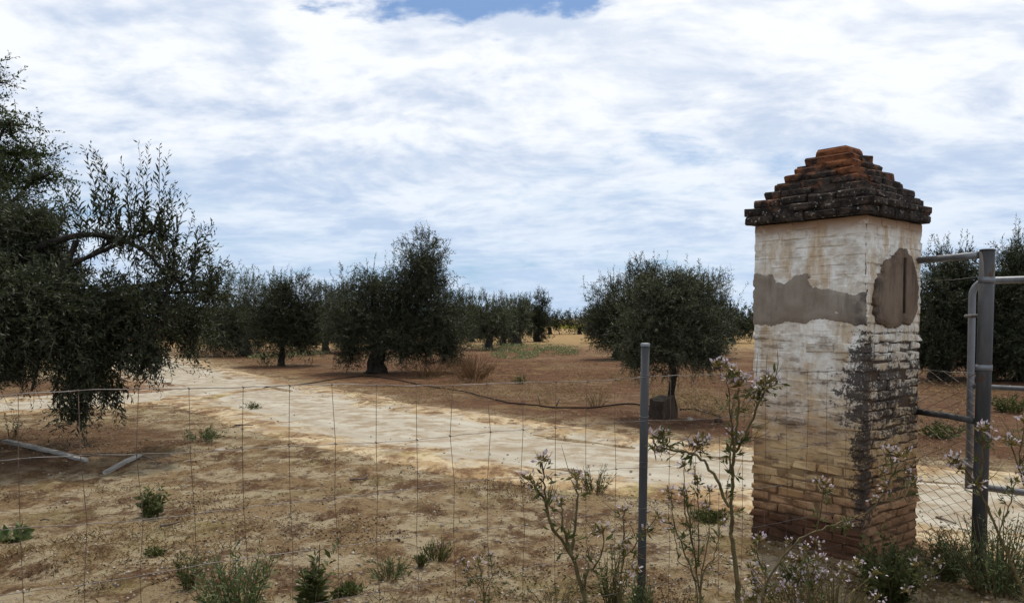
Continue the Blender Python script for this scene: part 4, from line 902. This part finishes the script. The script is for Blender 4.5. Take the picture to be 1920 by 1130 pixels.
flowering('tallest pink-flowered weed, thick stem rising just left of the pillar', 2.6, [([(1392, 1175), (1386, 1130), (1375, 1030), (1371, 987), (1373, 922), (1375, 857), (1382, 805), (1386, 727)], .013, .004), ([(1380, 848), (1406, 800), (1423, 753), (1436, 733), (1456, 710)], .006, .004),
          ([(1367, 952), (1336, 887), (1302, 852), (1258, 842), (1230, 836)], .007, .004), ([(1302, 852), (1306, 838), (1312, 825)], .004, .003), ([(1376, 850), (1372, 800), (1366, 740), (1362, 700)], .004, .002), ([(1258, 842), (1245, 826), (1236, 816)], .004, .003), ([(1372, 900), (1368, 850), (1374, 818)], .005, .003), ([(1436, 733), (1425, 724), (1416, 735)], .003, .002)],
          [(1345, 678, 1.0), (1362, 682, 1.1), (1374, 692, 1.2), (1382, 702, 1.2), (1388, 716, 1.2), (1370, 700, 1.0), (1394, 705, .9), (1440, 706, 1.2), (1430, 716, 1.1), (1452, 708, .9), (1420, 730, 1.1), (1412, 740, .8), (1232, 814, 1.1), (1240, 806, .9), (1226, 838, 1.1), (1240, 840, .8), (1305, 825, 1.2), (1318, 824, 1.2), (1296, 828, .9), (1374, 810, 1.1)], 63, 18)
flowering('cluster of thin pink-flowered stems between fence post and tallest weed', 3.1, [([(1310, 1165), (1312, 1120), (1300, 1030), (1290, 960), (1286, 918)], .006, .003), ([(1298, 1020), (1284, 950), (1283, 872)], .004, .002), ([(1305, 1090), (1270, 1000), (1255, 918)], .005, .002), ([(1312, 1110), (1326, 1020), (1332, 920)], .005, .002),
          ([(1310, 1060), (1310, 980), (1307, 897)], .004, .002), ([(1314, 1100), (1340, 1040), (1352, 980)], .004, .002), ([(1305, 1100), (1275, 1050), (1262, 990)], .004, .002)],
          [(1286, 912, 1.1), (1283, 866, 1.1), (1254, 914, 1.1), (1260, 926, .8), (1332, 914, 1.0), (1326, 935, .8), (1307, 891, 1.0), (1280, 920, .9), (1353, 975, .9), (1260, 985, .9), (1322, 945, .8)], 64, 14)
flowering('sprawling pink-flowered weed leaning across the pillar face', 3.3, [([(1425, 1190), (1440, 1085), (1500, 1012), (1560, 985), (1610, 968), (1650, 935), (1688, 862)], .007, .003), ([(1530, 998), (1540, 950), (1545, 910)], .004, .003), ([(1650, 935), (1672, 890), (1668, 850)], .003, .002), ([(1560, 985), (1585, 982), (1590, 980)], .003, .002),
          ([(1500, 1012), (1512, 1060), (1520, 1120)], .004, .003), ([(1650, 940), (1690, 935), (1715, 905)], .004, .002), ([(1440, 1085), (1420, 1040), (1424, 1010)], .004, .002)],
          [(1545, 902, 1.2), (1534, 898, 1.0), (1690, 848, 1.3), (1702, 842, 1.1), (1668, 842, 1.2), (1592, 978, .8), (1715, 900, 1.2), (1655, 880, 1.0), (1640, 930, .9), (1424, 1002, 1.1), (1510, 1020, 1.0), (1530, 1012, 1.1), (1480, 1008, .8), (1706, 880, .9), (1660, 905, 1.0)], 65, 16)
lowheads = [(random.Random(i * 7 + 1).uniform(1400, 1655), random.Random(i * 7 + 2).uniform(1035, 1122), random.Random(i * 7 + 3).uniform(.9, 1.3)) for i in range(34)]
flowering('low mass of pink and white blossom in front of the pillar foot', 3.4, [([(1500, 1230), (1498, 1180), (1480, 1120), (1452, 1075)], .005, .003)] + [([(1500 + (x - 1500) * .3, 1200), ((x + 1500) / 2, (y + 1200) / 2), (x, y + 6)], .0035, .002) for x, y, _ in lowheads], lowheads, 66, 3)
flowering('long slanting pink-flowered stem crossing the gate post', 2.9, [([(1950, 1180), (1922, 1115), (1890, 1040), (1855, 960), (1830, 905), (1797, 866)], .009, .004), ([(1838, 920), (1842, 860), (1840, 808)], .004, .003), ([(1870, 1000), (1895, 940), (1905, 900)], .004, .002), ([(1895, 1050), (1920, 1020), (1945, 1000)], .004, .002)],
          [(1792, 858, 1.3), (1784, 862, 1.0), (1840, 800, 1.2), (1848, 796, 1.0), (1832, 900, 1.0), (1905, 895, 1.0), (1800, 872, .9)], 67, 12)
flowering('pink-flowered stem at the right edge in front of the gate rails', 3.0, [([(2010, 1180), (1990, 1100), (1950, 980), (1920, 905), (1892, 826)], .007, .004), ([(1925, 915), (1912, 860), (1922, 790)], .004, .003)], [(1890, 818, 1.2), (1898, 826, 1.0), (1922, 784, 1.1), (1915, 880, 1.0)], 68, 12)
flowering('small pink-flowered thistle-like weed right of the green tufts', 4.0, [([(905, 1190), (908, 1130), (905, 1085), (896, 1050)], .005, .003), ([(906, 1110), (880, 1075), (868, 1050)], .004, .002), ([(906, 1120), (922, 1080), (920, 1040)], .003, .002)], [(896, 1046, 1.2), (868, 1046, 1.1), (920, 1036, 1.0), (884, 1125, 1.0), (880, 1060, .9)], 69, 14)
flowering('short pink-flowered sprig low beside the pillar edge', 3.6, [([(1735, 1180), (1730, 1120), (1722, 1060)], .004, .002), ([(1730, 1110), (1750, 1070), (1760, 1050)], .003, .002)], [(1720, 1052, 1.2), (1762, 1045, 1.0), (1745, 1080, 1.0), (1700, 1100, 1.1)], 70, 12)

# ------------------------------------------------------------------ uncountable ground cover
def scatter(n, y0, y1, seed, dens):
    rg = np.random.default_rng(seed); q = rg.uniform(0, 1, n); y = 1 / (1 / y0 + q * (1 / y1 - 1 / y0)); x = rg.uniform(-1, 1, n) * (y * .70 + .4)
    k = rg.uniform(0, 1, n) < dens(x, y); return x[k], y[k], rg
rdm = lambda x, y: 1 - .93 * road_mask(x, y)
# fallen leaves and bark chips
x, y, rg = scatter(150000, 3.6, 24, 1, lambda x, y: rdm(x, y) * np.clip(-.05 + 1.6 * vnoise(x * 1.1, y * 1.6, 71) + 2.2 * vnoise(x * 4.5, y * 4.5, 72) + 1.2 * vnoise(x * 11, y * 11, 78), .02, 1))
n = len(x); z = hgt(x, y) + .006; an = rg.uniform(0, 6.283, n); dv = unit(np.c_[np.cos(an), np.sin(an), rg.normal(.05, .22, n)]); sz = rg.uniform(.005, .022, n) * (1 + y * .03)
V, Fq = leaves(np.c_[x, y, z], dv, sz, sz * rg.uniform(.25, .7, n), rg, .25); me = mesh_np('leaf_litter', V, Fq, [m_litter]); fattr(me, 'tint', np.repeat(rg.uniform(0, 1, n) ** 1.6, 4))
struct(link('leaf_litter', me), 'stuff', 'brown fallen leaves and chips strewn over the bare soil')
# dry grass wisps
x, y, rg = scatter(80000, 3.6, 26, 2, lambda x, y: rdm(x, y) * np.clip(.05 + 1.8 * vnoise(x * .8, y * 1.1, 73) + .8 * vnoise(x * 3, y * 3, 74), .01, 1))
n = len(x); z = hgt(x, y) - .004; an = rg.uniform(0, 6.283, n); dv = unit(np.c_[np.cos(an), np.sin(an), rg.uniform(.15, 1.3, n)]); sz = rg.uniform(.02, .075, n) * (1 + y * .02)
V, Fq = leaves(np.c_[x, y, z], dv, sz, .0045 + y * .0004, rg, .3); me = mesh_np('dry_grass', V, Fq, [m_straw]); fattr(me, 'tint', np.repeat(rg.uniform(0, 1, n), 4))
struct(link('dry_grass', me), 'stuff', 'thin dry grass wisps over the bare soil')
# tiny green seedlings
x, y, rg = scatter(26000, 3.8, 22, 3, lambda x, y: rdm(x, y) * np.clip(-.12 + 2.0 * vnoise(x * .55, y * .8, 75) + 1.6 * vnoise(x * 2.2, y * 2.2, 76), 0, .9))
n = len(x); z = hgt(x, y); an = rg.uniform(0, 6.283, n); dv = unit(np.c_[np.cos(an), np.sin(an), rg.uniform(.1, .9, n)]); sz = rg.uniform(.015, .045, n) * (1 + y * .02)
V, Fq = leaves(np.c_[x, y, z], dv, sz, sz * .3, rg, .2); me = mesh_np('green_seedlings', V, Fq, [m_weed]); fattr(me, 'tint', np.repeat(rg.uniform(.3, 1, n), 4))
struct(link('green_seedlings', me), 'stuff', 'tiny green seedlings sprinkled over the bare soil')
# pebbles and clods: small tetra-like chips
x, y, rg = scatter(9000, 3.6, 20, 4, lambda x, y: .25 + .6 * road_mask(x, y) * 0 + .5 * sstep(vnoise(x, y, 77), 0, .3))
n = len(x); z = hgt(x, y) + .03 * road_mask(x, y); sz = rg.uniform(.004, .014, n) * (1 + y * .04); o8 = np.array([[1, 0, 0], [0, 1, 0], [-1, 0, 0], [0, -1, 0], [0, 0, .8], [0, 0, -.5]])
V = (np.c_[x, y, z][:, None] + o8[None] * sz[:, None, None] * rg.uniform(.6, 1.3, (n, 6, 1))).reshape(-1, 3); b = np.arange(n)[:, None] * 6
Fq = np.concatenate([b + np.array([[i, (i + 1) % 4, 4]]) for i in range(4)] + [b + np.array([[(i + 1) % 4, i, 5]]) for i in range(4)])
struct(link('pebbles', mesh_np('pebbles', V, Fq, [m_stone])), 'stuff', 'small clods and pebbles on the ground')
def patch_of(name, label, ell, n, ml, leaf, seed, upz=(.3, 1.2)):
    rg = np.random.default_rng(seed); XS = []; 
    for (x0, y0, x1, y1) in ell:
        a = G((x0 + x1) / 2, (y0 + y1) / 2); d0, d1 = gd(y1), gd(y0); sx = (x1 - x0) / 2 / FPX * a.y
        m_ = max(20, int(n / len(ell))); th = rg.uniform(0, 6.283, m_); r_ = np.sqrt(rg.uniform(0, 1, m_)); XS.append(np.c_[a.x + sx * r_ * np.cos(th), (d0 + d1) / 2 + (d1 - d0) / 2 * r_ * np.sin(th)])
    xy = np.vstack(XS); k = vnoise(xy[:, 0] * 1.2, xy[:, 1] * .7, seed) > -.22; xy = xy[k]; m_ = len(xy); an = rg.uniform(0, 6.283, m_)
    dv = unit(np.c_[np.cos(an), np.sin(an), rg.uniform(*upz, m_)]); sz = leaf[0] * rg.uniform(.6, 1.4, m_)
    V, Fq = leaves(np.c_[xy, hgt(xy[:, 0], xy[:, 1]) + rg.uniform(0, .12, m_)], dv, sz, sz * leaf[1], rg, .2); me = mesh_np(name, V, Fq, [ml]); fattr(me, 'tint', np.repeat(rg.uniform(0, 1, m_), 4))
    struct(link(name, me), 'stuff', label)
patch_of('white_flowered_weeds', 'pale green white-flowered weeds spreading under the far olives', [(930, 648, 1090, 664), (920, 661, 1010, 674), (880, 650, 990, 660), (585, 636, 640, 646), (480, 660, 600, 676), (1000, 655, 1085, 668)], 9000, m_pale, (.085, .35), 81)
patch_of('yellow_flowered_weeds', 'yellow-flowered weeds at the far end of the straw field', [(1035, 608, 1100, 617), (1048, 610, 1090, 620)], 5000, m_yellow, (.5, .4), 82)
patch_of('orchard_grass', 'sparse dry grass on the tilled orchard soil', [(330, 660, 640, 700), (880, 680, 1200, 735), (640, 720, 1180, 770), (1150, 700, 1420, 740), (1230, 740, 1420, 810), (1720, 690, 1920, 800)], 16000, m_straw, (.10, .08), 83, (.2, 1.0))
